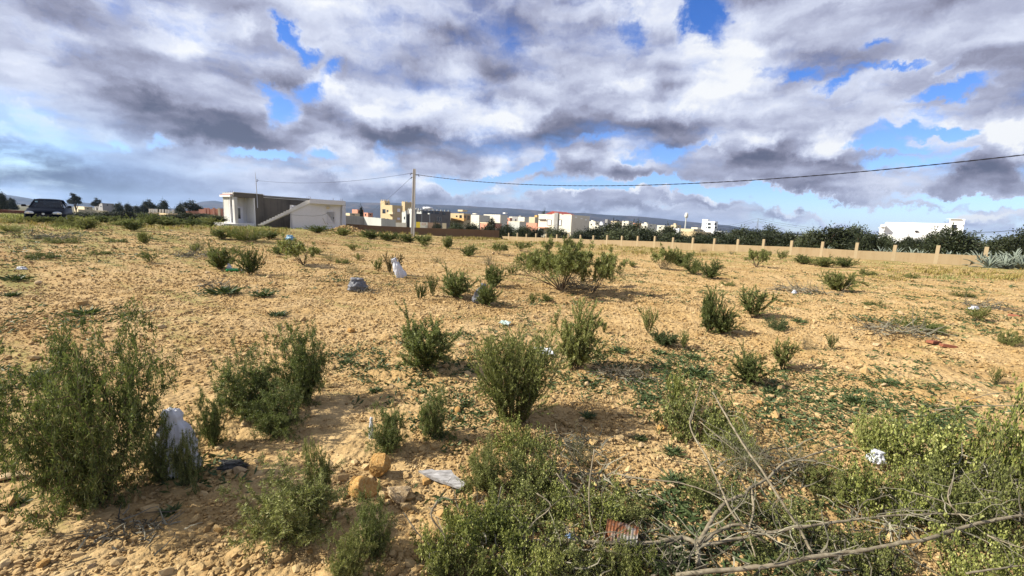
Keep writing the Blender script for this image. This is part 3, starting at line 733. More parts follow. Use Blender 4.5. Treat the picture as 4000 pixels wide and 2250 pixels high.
h = House('long low pale wall building before the houses', 1307, 112, 40); h.vol('wall', 1279, 1307, 1324, 558, PALEG); h.vol('parapet', 1278.5, 1307.5, 1324.5, 557, CREAM, z0=h.last[4] - .05)
h = House('cream and orange house partly hidden by the big white house', 1345, 165, 40); h.vol('wall', 1330, 1345, 1356, 546, CREAM); h.vol('roof_room', 1344, 1350, 1356, 541, ORANGE, z0=4, back=2); 
for q in ((1333, 553, 1336, 556), (1340, 552, 1343, 557)): h.win('L', *q)
h = House('low reddish shed left of the big white house', 1350, 120, 50); h.vol('wall', 1324, 1350, 1362, 561, PINK)
# big white house
h = House('big white two-storey house with a grey side wall behind the post-and-wall fence', 1436.6, 112, 42)
h.vol('wall', 1354, 1436.6, 1482, 540.5, WHITE)
P0 = h.last
h.win('L', 1377.5, 553, 1386, 566, mt=SHUT, frame=DARKM, off=.08); h.win('L', 1407, 553, 1411.5, 567, mt=SHUT, frame=DARKM, off=.08)
h.slab('column', 'L', 1394.6, 535, 1400.5, 597, GREY, .35); h.slab('cornice', 'L', 1355, 550.5, 1371, 553.5, DGREY, .4); h.slab('canopy', 'L', 1347, 570.5, 1370, 574, PINK, 1.8); h.win('L', 1356, 575, 1367, 592, nm='door')
for px, py in ((1449, 545), (1463, 548), (1474, 551)): h.win('R', px - 2.5, py, px + 2.5, py + 3.5, mt=WHITE2, nm='vent')
P, a, b, z0, z1 = P0
for (x0, x1, top) in ((1354, 1378, 538.5), (1390, 1396, 537.5), (1402, 1412, 538), (1418, 1436, 539)):        # uneven parapet
    h.last = P0; h.slab('parapet', 'L', x0, top, x1, 542, WHITE, .02, inn=.25)
dv = Vector((*h.dR, 0))
h.vol('side_render', None, 1437.2, 1482.5, 541, GREY, back=.0, depthL=.001) if False else None
m = MB(); c1, c2, c3 = (hit(x, y, Vector((P.x, P.y, 0)) + dv * 6, Vector((h.dL[1], -h.dL[0], 0))) for x, y in ((1371, 538), (1390, 531), (1416, 540)))
k = Vector((*h.dR, 0)) * 7
R_pts = [c1, c2, c3, c1 + k, c2 + k, c3 + k]; m.add([list(v - h.org) for v in R_pts], quads=[(0, 1, 4, 3), (1, 2, 5, 4)], tris=[(0, 2, 1), (3, 4, 5)]); fixn(m.obj('gable_roof', REDT, h.o))
# scattered whites right of it
for lab, xs, Y, top, mt, wins, rr in (
  ('white cubic house just right of the big white house', (1482, 1497, 1508), 190, 557, WHITE, [(1486, 563, 1489, 567)], (1486, 1491, 1495, 554)),
  ('white house with a small roof room between the first trees', (1503, 1515, 1528), 200, 561, WHITE2, [(1508, 566, 1511, 569)], (1509, 1513, 1516, 558)),
  ('grey tower-like house above the trees', (1521, 1527, 1533), 210, 552, GREY, [], None),
  ('small white house with a rounded roof edge among the trees', (1564, 1580, 1592), 190, 556, WHITE, [(1569, 561, 1573, 564)], None),
  ('cream house behind the trees left of the white block', (1536, 1550, 1566), 230, 556, CREAM, [], None),
  ('white house on stilts-like arcade above the trees', (1612, 1628, 1650), 200, 563, WHITE, [(1622, 568, 1626, 573)], (1619, 1625, 1630, 559.5)),
  ('cream house with a little tower left of the white block', (1686, 1700, 1712), 210, 566, CREAM, [(1690, 571, 1694, 574)], (1693, 1698, 1702, 562)),
  ('white flat-roofed house below the cream tower', (1694, 1708, 1720), 170, 574, WHITE2, [(1711, 578, 1715, 582)], None),
  ('pale sand-coloured flat building left of the white block', (1712, 1745, 1770), 150, 576, CREAM, [], None),
  ('yellow flat-roofed building in front of the white block', (1716, 1752, 1790), 100, 583, BEIGE, [], None),
  ('low white building right of the white block', (1801, 1815, 1830), 220, 581, WHITE2, [], None),
  ('long low white building far right of the white block', (1985, 2010, 2025), 420, 592.5, WHITE2, [], None),
  ('small white building behind the trees in front of the right villa', (2060, 2080, 2096), 300, 592, WHITE, [], None),
  ('small white building at the far right behind the agaves', (2453, 2470, 2483), 75, 612, WHITE, [], None),
  ('cream two-storey house right behind the orange villa', (1178, 1188, 1196), 210, 543, CREAM, [(1181, 547, 1184, 551)], None),
  ('pinkish house behind the white apartment house', (1270, 1282, 1292), 220, 548, PINK, [(1274, 552, 1278, 556)], None),
  ('pale house behind the grey block', (1280, 1290, 1300), 240, 545, WHITE, [(1284, 549, 1287, 553)], None),
  ('small cream house in the gap left of the big white house', (1336, 1344, 1352), 230, 549, CREAM, [(1339, 552, 1342, 556)], (1338, 1341, 1344, 547)),
  ('white house peeping over the trees right of the grey side wall', (1492, 1506, 1516), 150, 566, WHITE, [(1497, 570, 1501, 574)], None),
  ('white two-storey house right of the tower-like grey house', (1538, 1548, 1558), 170, 560, WHITE, [(1541, 564, 1545, 568)], None),
  ('low pinkish house above the trees near the stilted white house', (1590, 1600, 1612), 220, 561, PINK, [], None),
  ('long white house between the stilted house and the cream tower', (1652, 1672, 1686), 210, 567, WHITE, [(1658, 571, 1663, 575)], None),
  ('white low house touching the left of the white block', (1738, 1754, 1764), 190, 572, WHITE, [(1743, 576, 1747, 580)], None),
  ('low cream house beneath the purple hills left of the beige house', (862, 880, 905), 150, 536, CREAM, [(884, 539, 888, 541)], None),
  ('pinkish unfinished house left of the beige house', (886, 900, 915), 190, 527, PINK, [], None),
  ('second pinkish house with dark openings left of the beige house', (915, 926, 938), 170, 535, PINK, [(918, 538, 921, 543)], None),
  ('far grey building on the left horizon', (238, 258, 288), 260, 511, GREY, [(252, 518, 256, 521)], None),
  ('low building with pale walls far left behind the car', (186, 212, 232), 240, 520, CREAM, [], None),
  ('small pale concrete shed with a square window in the left distance', (400, 422, 430), 72, 537.5, BEIGE, [(416, 541, 420, 545)], None),
  ('low white house in the left distance among trees', (452, 458, 466), 300, 518, WHITE, [], None)):
    h = House(lab, xs[1], Y, 42); h.vol('wall', xs[0], xs[1], xs[2], top, mt)
    for q in wins: h.win('L', *q)
    main = h.last
    # openings on the shaded side and a parapet lip
    P, a, b, z0, z1 = main; n_ = max(1, int(b / 5))
    if rr: h.vol('roof_room', rr[0], rr[1], rr[2], rr[3], mt, z0=z1 - .5, back=1)
    h.last = main; w = xs[2] - xs[1]
    for i in range(n_ if w > 9 else 0):
        x = xs[1] + w * (i + .35) / n_; hh = (hor(x) - top); h.win('R', x, top + max(3, hh * .25), x + min(3.5, w / n_ * .4), top + max(3, hh * .25) + 3.2)
# white four-storey block
h = House('white four-storey apartment block standing above the trees, right of centre', 1796, 190, 60)
h.vol('wall', 1764, 1796, 1803.5, 557, WHITE2); h.vol('stair_room', 1764, 1777, 1783, 551.5, WHITE2, z0=4, back=.2)
h.last = (h.P.copy(), 0, 0, 0, 0)
for y in (561, 570):
    h.win('L', 1776, y, 1778, y + 4); h.win('L', 1781, y - .5, 1788, y + 5, frame=PALEG)
    h.win('R', 1797.5, y, 1802, y + 5)
h.slab('floor_band', 'L', 1764, 566, 1796, 567.2, PALEG, .15)
# right villa
h = House('bright white long villa with a square stair tower behind the right-hand olive trees', 2381.6, 82, 40)
h.vol('wall', 2222, 2381.6, 2415, 562, WHITE2)
main = h.last
h.slab('floor_band', 'L', 2224, 590.4, 2381, 591.4, WHITE2, .04); h.slab('floor_band', 'L', 2224, 580.6, 2381, 581.4, WHITE2, .04); h.slab('spotlight', 'L', 2302, 579.5, 2309, 583.5, DARKM, .3)
h.vol('tower', 2382, 2417, 2421, 551, WHITE2, back=-.2); tw = h.last
h.win('L', 2396, 566, 2403, 575, frame=DARKM); h.slab('coping', 'L', 2381, 550.2, 2420, 551.6, WHITE2, .25)
h.slab('lamp', 'R', 2418, 577, 2422, 580, DARKM, .3) if False else None
h.last = main; h.slab('porch_roof', 'L', 2211, 571, 2226, 575, WHITE2, .9, inn=-.01); h.slab('porch_column', 'L', 2213, 575, 2218, 602, WHITE2, .9, inn=-.5); h.slab('stair_block', 'L', 2209, 600, 2226, 606, WHITE2, 2.4); h.slab('parapet', 'L', 2216, 564.5, 2226, 571, WHITE2, 1.5, inn=-.01)
# walls and yards in front of the town
def wallrun(label, pts, h_, th, mt, name='wall', cat='wall', tops=None):
    """a free-standing wall along picture points given as (px, depth, top py)"""
    P = [(Vector((u_of(a) * b, b, 0)), at_depth(a, c, b).z) for a, b, c in pts]; org = Vector((P[0][0].x, P[0][0].y, ground_z(P[0][0].x, P[0][0].y))); o = thing(name, label, cat, org)
    for (a, za), (b, zb) in zip(P, P[1:]):
        d = (b - a).normalized(); n = Vector((-d.y, d.x, 0)) * th / 2; m = MB(); V = []
        ga, gb = ground_z(a.x, a.y) - .6, ground_z(b.x, b.y) - .6
        for p, g_, z_ in ((a, ga, za), (b, gb, zb)): V += [p - n + Vector((0, 0, g_)), p + n + Vector((0, 0, g_)), p + n + Vector((0, 0, z_)), p - n + Vector((0, 0, z_))]
        m.add([list(v - org) for v in V], quads=[(0, 1, 2, 3), (7, 6, 5, 4), (0, 4, 5, 1), (1, 5, 6, 2), (2, 6, 7, 3), (3, 7, 4, 0)]); fixn(m.obj('wall_section', mt, o))
    return o
MUD = plaster('brown_wall', (.20, .12, .065), (.12, .07, .04), .5); 
wallrun('long dark brown wall behind the concrete pole', [(866, 60, 562.5), (901, 61, 565), (960, 64, 568.5), (1035, 67, 572), (1100, 70, 574.5), (1180, 74, 577), (1256, 78, 580)], 1.6, .2, MUD)
wallrun('grey cement yard wall between the white building and the beige house', [(862, 85, 541.5), (916, 88, 545)], 2, .2, GREY)
o_ = wallrun('pale grey sloping boundary wall left of the beige house', [(915, 88, 545), (960, 84, 549), (995, 86, 553)], 2, .2, PALEG)
m_yel = plaster('yellow_paint', (.80, .60, .06), amt=.1); m_tan = plaster('tan_paint', (.38, .25, .16), amt=.3)
for lab, a, b, t0, t1, mt in (('white boundary wall section left of the pole', 995, 1022, 560, 560.5, WHITE), ('bright yellow painted wall section right of the pole', 1047, 1057, 558, 558.6, m_yel), ('white wall section with a red oval sign', 1057, 1076, 558.6, 559.6, WHITE), ('tan painted wall section', 1076, 1106, 559.6, 560.6, m_tan), ('dark gate in the painted wall', 1106, 1113, 560.6, 561, DGREY), ('cream end of the painted wall', 1113, 1123, 561, 561.5, CREAM)):
    w_ = wallrun(lab, [(a, 118, t0), (b, 118, t1)], 2, .2, mt)
    if 'oval' in lab:
        q0 = Vector((w_.location.x, 117.8, 0)); n0 = Vector((0, -1, 0))
        for c_, rx, ry, mt2 in (((1066, 563.5), 5.2, 3.0, PINK), ((1066, 563.5), 3.8, 1.8, WHITE)):
            m = MB(); V = [list(hit(c_[0] + rx * math.cos(t_ / 18 * 2 * PI), c_[1] + ry * math.sin(t_ / 18 * 2 * PI), q0 - Vector((0, .02 if mt2 is WHITE else 0, 0)), n0) - w_.location) for t_ in range(18)]
            V += [[v[0], v[1] + .01, v[2]] for v in V]
            m.add(V, quads=[(i_, 18 + i_, 18 + (i_ + 1) % 18, (i_ + 1) % 18) for i_ in range(18)], tris=[(0, i_, i_ + 1) for i_ in range(1, 17)]); m.obj('sign', mt2, w_)
# brick ruin and posts in the left distance
o_ = wallrun('unfinished red brick building with bare columns left of the white building', [(508, 150, 527), (565, 150, 525)], 2, 3, PINK, 'brick_ruin', 'ruin')
for px in (516, 524, 538, 551): 
    c = at_depth(px, 523, 148); g_ = ground_z(c.x, 148); m = MB(); m.box(tuple(Vector((c.x, 148, (c.z + g_) / 2)) - o_.location), (.6, .5, c.z - g_)); m.obj('column', CREAM if px == 551 else PINK, o_)
wallrun('low tumbledown reddish wall far left', [(470, 170, 531), (512, 170, 530)], 2, 1, PINK)
wallrun('long low dark red earth bank at the left edge behind the car', [(-60, 60, 524), (0, 62, 527), (72, 64, 531)], 2, 2, plaster('red_earth', (.16, .06, .035)), 'earth_bank', 'bank')
wallrun('pale low wall behind the car on its right', [(196, 110, 526.5), (240, 112, 529), (270, 112, 530.5)], 2, .6, CREAM)
POSTM = plaster('pale_post', (.66, .62, .54), amt=.3)
o_ = thing('post_row', 'row of bare white concrete posts on a roof edge in the left distance', 'ruin', Vector((u_of(405) * 78, 78, 0)))
for px, t_ in ((377, 525.5), (383, 525.5), (387, 526), (394, 526), (403, 526.5), (410, 526.5), (418, 527), (424, 527.5), (436, 528)):
    c = at_depth(px, t_, 78); b_ = at_depth(px, t_ + 9.5, 78); m = MB(); m.box(tuple((c + b_) / 2 - o_.location), (.22, .22, c.z - b_.z)); m.obj('post', POSTM, o_)
c0, c1 = at_depth(374, 535, 78), at_depth(440, 538, 78); m = MB(); m.box(tuple(Vector(((c0.x + c1.x) / 2, 78.3, c0.z - .7)) - o_.location), (c1.x - c0.x, .8, 1.6)); m.obj('slab', BEIGE, o_)

# ---------------------------------------------------------------- white building with the outside stair
def white_building():
    gz = -.25; C0 = Vector((u_of(590.4) * 51, 51, 0)); dR = Vector((.56, .83, 0)).normalized(); dL = Vector((-.83, .56, 0)).normalized()
    o = thing('workshop_building', 'single-storey white and grey building with an outside stair in the left middle distance', 'building', (C0.x, C0.y, gz)); org = Vector((C0.x, C0.y, gz))
    zt1 = at_depth(590.4, 484, 51).z; zt2 = zt1 - .38; LW = 3.1
    nR = Vector((dR.y, -dR.x, 0)); nL = Vector((dL.y, -dL.x, 0)) * -1
    if nL.y > 0: nL = -nL
    if nR.y > 0: nR = -nR
    cem = plaster('workshop_cement', (.115, .10, .08), (.03, .028, .025), .9, .6); wht = plaster('workshop_white', (.70, .69, .66), (.42, .36, .28), .35); lg = plaster('workshop_pale', (.50, .49, .44), (.30, .27, .22), .4)
    def prism(nm, p, q, w, z0, z1, mt, par=None, th_dir=None, proud=0):
        """block from p to q (plan), thickness w along th_dir"""
        t = th_dir.normalized() * w; V = [p, q, q + t, p + t]; m = MB(); m.add([list(Vector((v.x, v.y, z0)) - org) for v in V] + [list(Vector((v.x, v.y, z1)) - org) for v in V], quads=BQ); return fixn(m.obj(nm, mt, par or o))
    tR = lambda px, P=C0: (u_of(px) * P.y - P.x) / (dR.x - u_of(px) * dR.y)
    tL = lambda px, P=C0: (u_of(px) * P.y - P.x) / (dL.x - u_of(px) * dL.y)
    pr0, pr1 = .35, tR(640); zpl = gz + .55; zo = at_depth(600, 495.5, 51).z
    e1, e2 = tR(664.5), tR(778)
    back = dL
    # long cement wall, with the porch opening cut in it
    prism('wall', C0 + dR * (pr1 + .12), C0 + dR * e1, .25, gz - .5, zt1, cem, th_dir=back); prism('wall', C0 + dR * e1, C0 + dR * (e2 + 1.5), .25, gz - .5, zt2, cem, th_dir=back)
    prism('lintel', C0, C0 + dR * (pr1 + .12), .25, zo, zt1, cem, th_dir=back); prism('jamb', C0 + dR * pr1, C0 + dR * (pr1 + .12), .27, gz - .3, zo, wht, th_dir=back - dR * 0)
    prism('corner_column', C0, C0 + dR * pr0, .30, zpl, zo, lg, th_dir=back)
    # porch: back and inner side wall, floor, ceiling
    prism('porch_wall', C0 + dL * 2.0 + dR * .2, C0 + dL * 2.0 + dR * (pr1 + .1), .15, gz, zo, wht, th_dir=dL)
    prism('porch_wall', C0 + dR * (pr1 - .02) + dL * .27, C0 + dR * (pr1 - .02) + dL * 2.0, .12, gz, zo, wht, th_dir=dR)
    prism('porch_floor', C0 + dL * .02, C0 + dL * .02 + dR * pr1, 2.0, gz - .3, zpl, wht, th_dir=dL); 
    d_ = prism('door', C0 + dL * 1.95 + dR * (pr1 - 1.35), C0 + dL * 1.95 + dR * (pr1 - .45), .04, zpl, zpl + 2.0, plain('door_white', (.78, .78, .80), .4, grain=.03), th_dir=dL)
    prism('door_glass', C0 + dL * 1.94 + dR * (pr1 - 1.1), C0 + dL * 1.94 + dR * (pr1 - .75), .02, zpl + .5, zpl + 1.8, WGLASS, par=d_, th_dir=dL)
    # lit end: wall piece, slim pillars, boxed eave
    ln = tL(562.5)
    prism('end_wall', C0 + dL * (ln - 1.55), C0 + dL * ln, .2, zpl, zo, lg, th_dir=dR); prism('side_wall', C0 + dL * ln, C0 + dL * ln + dR * 9, .2, gz - .3, zt1 - .2, wht, th_dir=-dL * 1.0)
    for t_ in (.35, 1.15): prism('pillar', C0 + dL * t_, C0 + dL * (t_ + .16), .16, zpl, zo, wht, th_dir=dR)
    prism('eave', C0 - nL * -.30 + dL * .25, C0 - nL * -.30 + dL * (ln + .1), .35, zo, zo + .22, wht, th_dir=-nL); prism('parapet', C0 + dL * .26, C0 + dL * ln, .22, zo + .22, zt1 - .02, lg, th_dir=dR); prism('tile_edge', C0 + nL * .25 + dL * .3, C0 + nL * .25 + dL * ln, .3, zo + .221, zo + .30, REDT, th_dir=-nL)
    prism('roof', C0 + dR * .3 + dL * .26, C0 + dR * (e2 + 1.4) + dL * .26, ln - .5, zo + .3, zo + .45, GREY, th_dir=dL)
    prism('coping', C0 - dR * .0 + nR * .05 + dR * .02, C0 + nR * .05 + dR * e1, .3, zt1, zt1 + .06, lg, th_dir=-nR); prism('coping', C0 + nR * .05 + dR * (e1 + .01), C0 + nR * .05 + dR * (e2 + .4), .3, zt2, zt2 + .06, lg, th_dir=-nR)
    prism('plinth', C0 + nL * 1.6 + nR * .6 + dL * -.2, C0 + nL * 1.6 + nR * .6 + dL * (ln + 1.2), 1.7, gz - .5, zpl - .05, wht, th_dir=-nL); prism('step', C0 + nL * 2.1 + nR * .2 + dL * .9, C0 + nL * 2.1 + nR * .2 + dL * 1.8, .5, gz - .5, gz + .25, wht, th_dir=-nL)
    # annex
    dA = Vector((.95, .30, 0)).normalized(); nA = Vector((dA.y, -dA.x, 0)); A0 = Vector((u_of(730) * 52, 52, 0)); A1t = (u_of(861) * A0.y - A0.x) / (dA.x - u_of(861) * dA.y); inn = Vector((-.30, .95, 0))
    wa = plaster('annex_white', (.66, .65, .66), (.5, .47, .42), .25, .8)
    hp = lambda px, py, off=0.0: hit(px, py, A0 + nA * off, nA)
    def poly(nm, pts, off0, off1, mt, par=None):
        F = [hp(x, y, off1) for x, y in pts]; Bk = [hp(x, y, off1) - nA * (off1 - off0) for x, y in pts]; n = len(pts); m = MB()
        m.add([list(v - org) for v in F + Bk], quads=[(i, n + i, n + (i + 1) % n, (i + 1) % n) for i in range(n)], tris=[(0, i, i + 1) for i in range(1, n - 1)] + [(n, n + i + 1, n + i) for i in range(1, n - 1)]); return fixn(m.obj(nm, mt, par or o))
    poly('annex_wall', [(730, 580), (861, 580), (861, 514), (778, 508), (730, 531)], -.25, 0, wa)
    zA = hp(861, 505).z; P1 = A0 + dA * A1t
    prism('annex_side', P1, P1 + inn * 6, .25, gz - .6, zA - .4, wa, th_dir=-dA); prism('annex_side', A0, A0 + inn * 5, .2, gz - .6, zA - .8, wa, th_dir=dA)
    poly('fascia', [(778.5, 511.5), (866.5, 516.5), (867, 505.5), (779, 500)], -1.2, .55, wa)
    prism('annex_roof', A0 + dA * 2.2 + inn * .6, P1 + inn * .6, 6, zA - .5, zA - .3, GREY, th_dir=inn)
    dr = poly('door', [(822, 562), (841.5, 562), (841.5, 533), (822, 533)], -.06, .03, plain('annex_door', (.56, .55, .57), .5, grain=.1))
    poly('door_frame', [(820.5, 562), (822, 562), (822, 533), (820.5, 533)], 0, .06, wa, dr); poly('door_frame', [(841.5, 562), (843, 562), (843, 531.5), (820.5, 531.5), (820.5, 533), (841.5, 533)], 0, .061, wa, dr); poly('handle', [(838, 551), (839.5, 551), (839.5, 546.5), (838, 546.5)], .03, .08, DARKM, dr)
    poly('wall_lamp', [(821, 525), (828, 525), (829, 521), (825, 518.5), (820, 521)], 0, .22, CREAM)
    # outside stair: stringer slab with steps on it
    poly('stair_stringer', [(653, 566.5), (662, 566.5), (779, 511.5), (779, 503), (770, 504.5)], -1.1, .12, wht)
    ns = 17
    for i in range(ns):
        f0 = (i + .2) / ns; x = 655 + (776 - 655) * f0; y = 564 + (505 - 564) * f0
        c = hp(x, y, -.5); m = MB(); m.box(tuple(c - org + Vector((0, 0, -.10))), (.46, .9, .16), math.atan2(dA.y, dA.x)); m.obj('step', lg, o)
    # starter bars
    for (px, y0, y1, P_, n_) in [(563 + k_ * 4.2, 490 - k_ * .9, 484 - k_ * 1.0, C0, nL) for k_ in range(6)] + [(659, 494, 487, C0, nR), (664, 495, 489, C0, nR), (772, 502, 496, C0, nR), (777, 502, 493, C0, nR), (781, 502, 495, A0, nA), (838, 504, 499, A0, nA), (857, 506, 499.5, A0, nA), (861, 506, 500, A0, nA)]:
        a, b = hit(px, y0 + 1.5, P_ - n_ * .15, n_), hit(px, y1, P_ - n_ * .15, n_); m = MB(); m.tube([tuple(a - org), tuple((a + b) / 2 - org + Vector((.02, 0, 0))), tuple(b - org)], .022, sides=4); m.obj('rebar', RUST, o)
    for (x0, y0, x1, y1) in ((819, 564, 812, 549), (826, 566, 822, 560)):
        a, b = hp(x0, y0, .8), hp(x1, y1, .8); m = MB(); m.tube([tuple(a - org), tuple(b - org)], .03, sides=4); tag(m.obj('stake', DEAD, None, loc=org), 'thin stake leaning before the annex door, at px ' if False else ('taller thin stake leaning before the annex wall' if x0 == 819 else 'shorter thin stake before the annex door'), 'stake')
    # washing line
    pts = [hp(x, y, .5) for x, y in ((731, 540), (760, 542.5), (790, 543.5), (812, 541), (822, 537))]; m = MB(); m.tube([tuple(p - pts[0]) for p in pts], .012, sides=4); tag(m.obj('washing_line', CABLE, loc=pts[0]), 'thin washing line sagging along the annex wall', 'line')
    # mast
    a = hit(648, 523, C0 + nR * .1, nR); b = Vector((a.x, a.y, 0)); top = at_depth(641.5, 432, a.y); m = MB()
    mo = thing('roof_mast', 'thin tall metal mast fixed to the cement wall of the white building', 'mast', a); m.tube([(0, 0, 0), tuple(at_depth(645.5, 480, a.y) - a), tuple(at_depth(644, 455, a.y) - a), tuple(top - a)], [.055, .045, .04, .015], sides=6); m.obj('tube', plain('mast_metal', (.45, .46, .48), .5, .4), mo)
    m = MB(); hk = at_depth(646, 454, a.y) - a; m.tube([tuple(hk + Vector((-.1, 0, -.1))), tuple(hk + Vector((.08, 0, -.14))), tuple(hk + Vector((.18, 0, 0))), tuple(hk + Vector((.05, 0, .12))), tuple(hk + Vector((0, 0, .02)))], .03, sides=5); m.obj('hook', DARKM, mo)
white_building()
# rubble mound beside it
b = at_depth(872, 590, 46); b.z = ground_z(b.x, 46)
bm_seed = np.random.RandomState(9); m = MB()
n_ = 500; xy = bm_seed.randn(n_, 2) * np.array([1.1, .7]); hh = .62 * np.exp(-(xy[:, 0] / 1.4) ** 2 - (xy[:, 1] / 1.0) ** 2)
for (x, y), z in zip(xy, hh):
    s = .05 + bm_seed.rand() * .10; m.add(ICO * s * (.7 + bm_seed.rand(12, 1) * .6) + np.array([x, y, z * bm_seed.rand() ** .3]), tris=ICOF, var=bm_seed.rand() * .9)
m.add([(math.cos(a) * 1.5 * r_, math.sin(a) * 1.0 * r_, .58 * (1 - r_ ** 1.6)) for r_ in (0, .5, 1) for a in np.linspace(0, 2 * PI, 13)[:12]], quads=[(12 * k_ + i_, 12 * k_ + (i_ + 1) % 12, 12 * (k_ + 1) + (i_ + 1) % 12, 12 * (k_ + 1) + i_) for k_ in range(2) for i_ in range(12)])
tag(m.obj('rubble_mound', CLOD, loc=b), 'small mound of rubble and dry straw at the right corner of the annex', 'mound')

# ---------------------------------------------------------------- long low wall with posts
TAN = plaster('tan_wall', (.29, .215, .118), (.21, .14, .066), .8, 1.4); TAN2 = plaster('tan_post', (.34, .265, .155), (.22, .15, .08), .5)
Z0, S_ = 76.0, 0
def wp(k): Zk = Z0 * (1 - .0259 * k); uk = (-.0122 + .01998 * k) / (1 - .0259 * k); return Vector((uk * Zk, Zk, 0))
def wz(p): return ground_z(p.x, p.y)
org = wp(0); org.z = wz(wp(0)); fence = thing('boundary_wall', 'long low sand-coloured wall with evenly spaced posts across the right half', 'wall', org)
wd = (wp(23) - wp(0)).normalized(); wn = Vector((-wd.y, wd.x, 0)) * .10
topz = {k: at_depth(*q, wp(k).y).z for k, q in {-.8: (1258, 594), 0: (1275, 594.4), 5: (1394.6, 599), 12: (1640, 607.5), 18: (1975, 621), 22: (2349, 638), 23.2: (2466, 643)}.items()}
tk = sorted(topz)
def tz(k): return float(np.interp(k, tk, [topz[x] for x in tk])) + .022 * math.sin(k * 5.3) + .015 * math.sin(k * 2.1)
ks = [-.8] + list(range(0, 24)) + [23.15]
for a, b in zip(ks, ks[1:]):
    pa, pb_ = wp(a + .001), wp(b); V = []
    for p, k in ((pa, a), (pb_, b)):
        g_ = wz(p) - .5; V += [p - wn + Vector((0, 0, g_)), p + wn + Vector((0, 0, g_)), p + wn + Vector((0, 0, tz(k))), p - wn + Vector((0, 0, tz(k)))]
    m = MB(); m.add([list(v - org) for v in V], quads=[(0, 1, 2, 3), (7, 6, 5, 4), (0, 4, 5, 1), (1, 5, 6, 2), (2, 6, 7, 3), (3, 7, 4, 0)]); fixn(m.obj('wall_section', TAN, fence))
for k in range(0, 24):
    p = wp(k); ph = .62 + .05 * math.sin(k * 2.3); m = MB(); z_ = tz(k); g_ = wz(p)
    m.box(tuple(Vector((p.x, p.y, (z_ + ph + g_ - .4) / 2)) - org), (.22, .22, z_ + ph - g_ + .4), math.atan2(wd.y, wd.x) + math.radians(RS.randn() * 2), top=.97); m.obj('post', TAN2, fence)

# ---------------------------------------------------------------- agaves
def agave_leaf():
    m = MB(); n = 7; V = []
    for i in range(n):
        t = i / (n - 1); w = .075 * (1 - t ** 2.2) * (.75 + .5 * math.sin(t * PI)) + .002; z = math.sin(t * 1.2) * .92; x = t * .36 + t * t * .12
        V += [(x, -w, z + w * .35), (x + .018, 0, z - .02), (x, w, z + w * .35), (x - .018, 0, z - .005)]
    q = [(i * 4 + j, i * 4 + (j + 1) % 4, (i + 1) * 4 + (j + 1) % 4, (i + 1) * 4 + j) for i in range(n - 1) for j in range(4)]
    m.add(V, quads=q, var=np.repeat(.35 + .4 * np.arange(n) / n, 4)); return m.mesh('agave_leaf', L_AG, True)
AGL = agave_leaf()
def agave(px, Y, ytop, label, n=24, seed=0, h=None, spread=1.0, droopy=0):
    u = u_of(px); x = u * Y; g_ = ground_z(x, Y); hh = h or (at_depth(px, ytop, Y).z - g_); rs = np.random.RandomState(seed)
    o = thing('agave', label, 'agave', (x, Y, g_ - .05), rs.rand() * 6, 'blue-grey agaves along the wall')
    for i in range(n):
        a = i * 2.4 + rs.rand() * .4; t = i / n; s = hh * .86 * (.85 + .3 * rs.rand()) * (1 - .1 * t)
        l = link('leaf', AGL, o, (0, 0, 0), (0, math.radians(-15 + t * 62 * spread + rs.randn() * 7 + droopy * t * 30), a), (s * 1.1, s * .95, s * 1.1))
    return o
for i, (px, Y, top, lab, n) in enumerate((
  (1790, 47, 611, 'agave behind the wall between two posts, leftmost of all', 20), (1915, 42, 618, 'second agave from the left behind the wall', 26), (1940, 44, 620, 'third agave from the left behind the wall', 16), (2012, 39.5, 627, 'agave just left of the middle behind the wall, low', 16),
  (2088, 38, 615, 'agave with upright narrow leaves behind the wall, under the wide olive tree', 26), (2125, 38.5, 626, 'small agave right of the one with upright leaves', 16),
  (2225, 34.3, 617, 'large agave right behind the post before the white villa', 28), (2262, 34.5, 619, 'large agave right of the post before the white villa', 30), (2300, 35, 620, 'drooping agave left of the dark round olive tree', 28), (2322, 34.8, 625, 'smaller agave left of the post near the wall end', 20), (2395, 33.3, 628, 'agave under the dark round olive tree near the wall end', 24), (2420, 34, 630, 'small agave left of the wall end', 16),
  (2478, 31.0, 624, 'first agave past the end of the wall', 34), (2500, 29.5, 634, 'low sprawling agave right of the first past the wall end', 34), (2520, 31.5, 629, 'agave in the middle of the clump past the wall end', 32), (2540, 29.8, 634, 'grey agave with upright leaves in the clump past the wall end', 34), (2562, 31.0, 622, 'tall agave at the right edge of the clump', 34), (2585, 29.5, 628, 'agave cut by the right edge of the picture', 34), (2610, 31, 628, 'agave outside the right edge', 28))):
    agave(px, Y + (2.2 if px < 2470 else 0), top, lab, n, 40 + i, spread=1.15 if px > 2470 else 1.0)

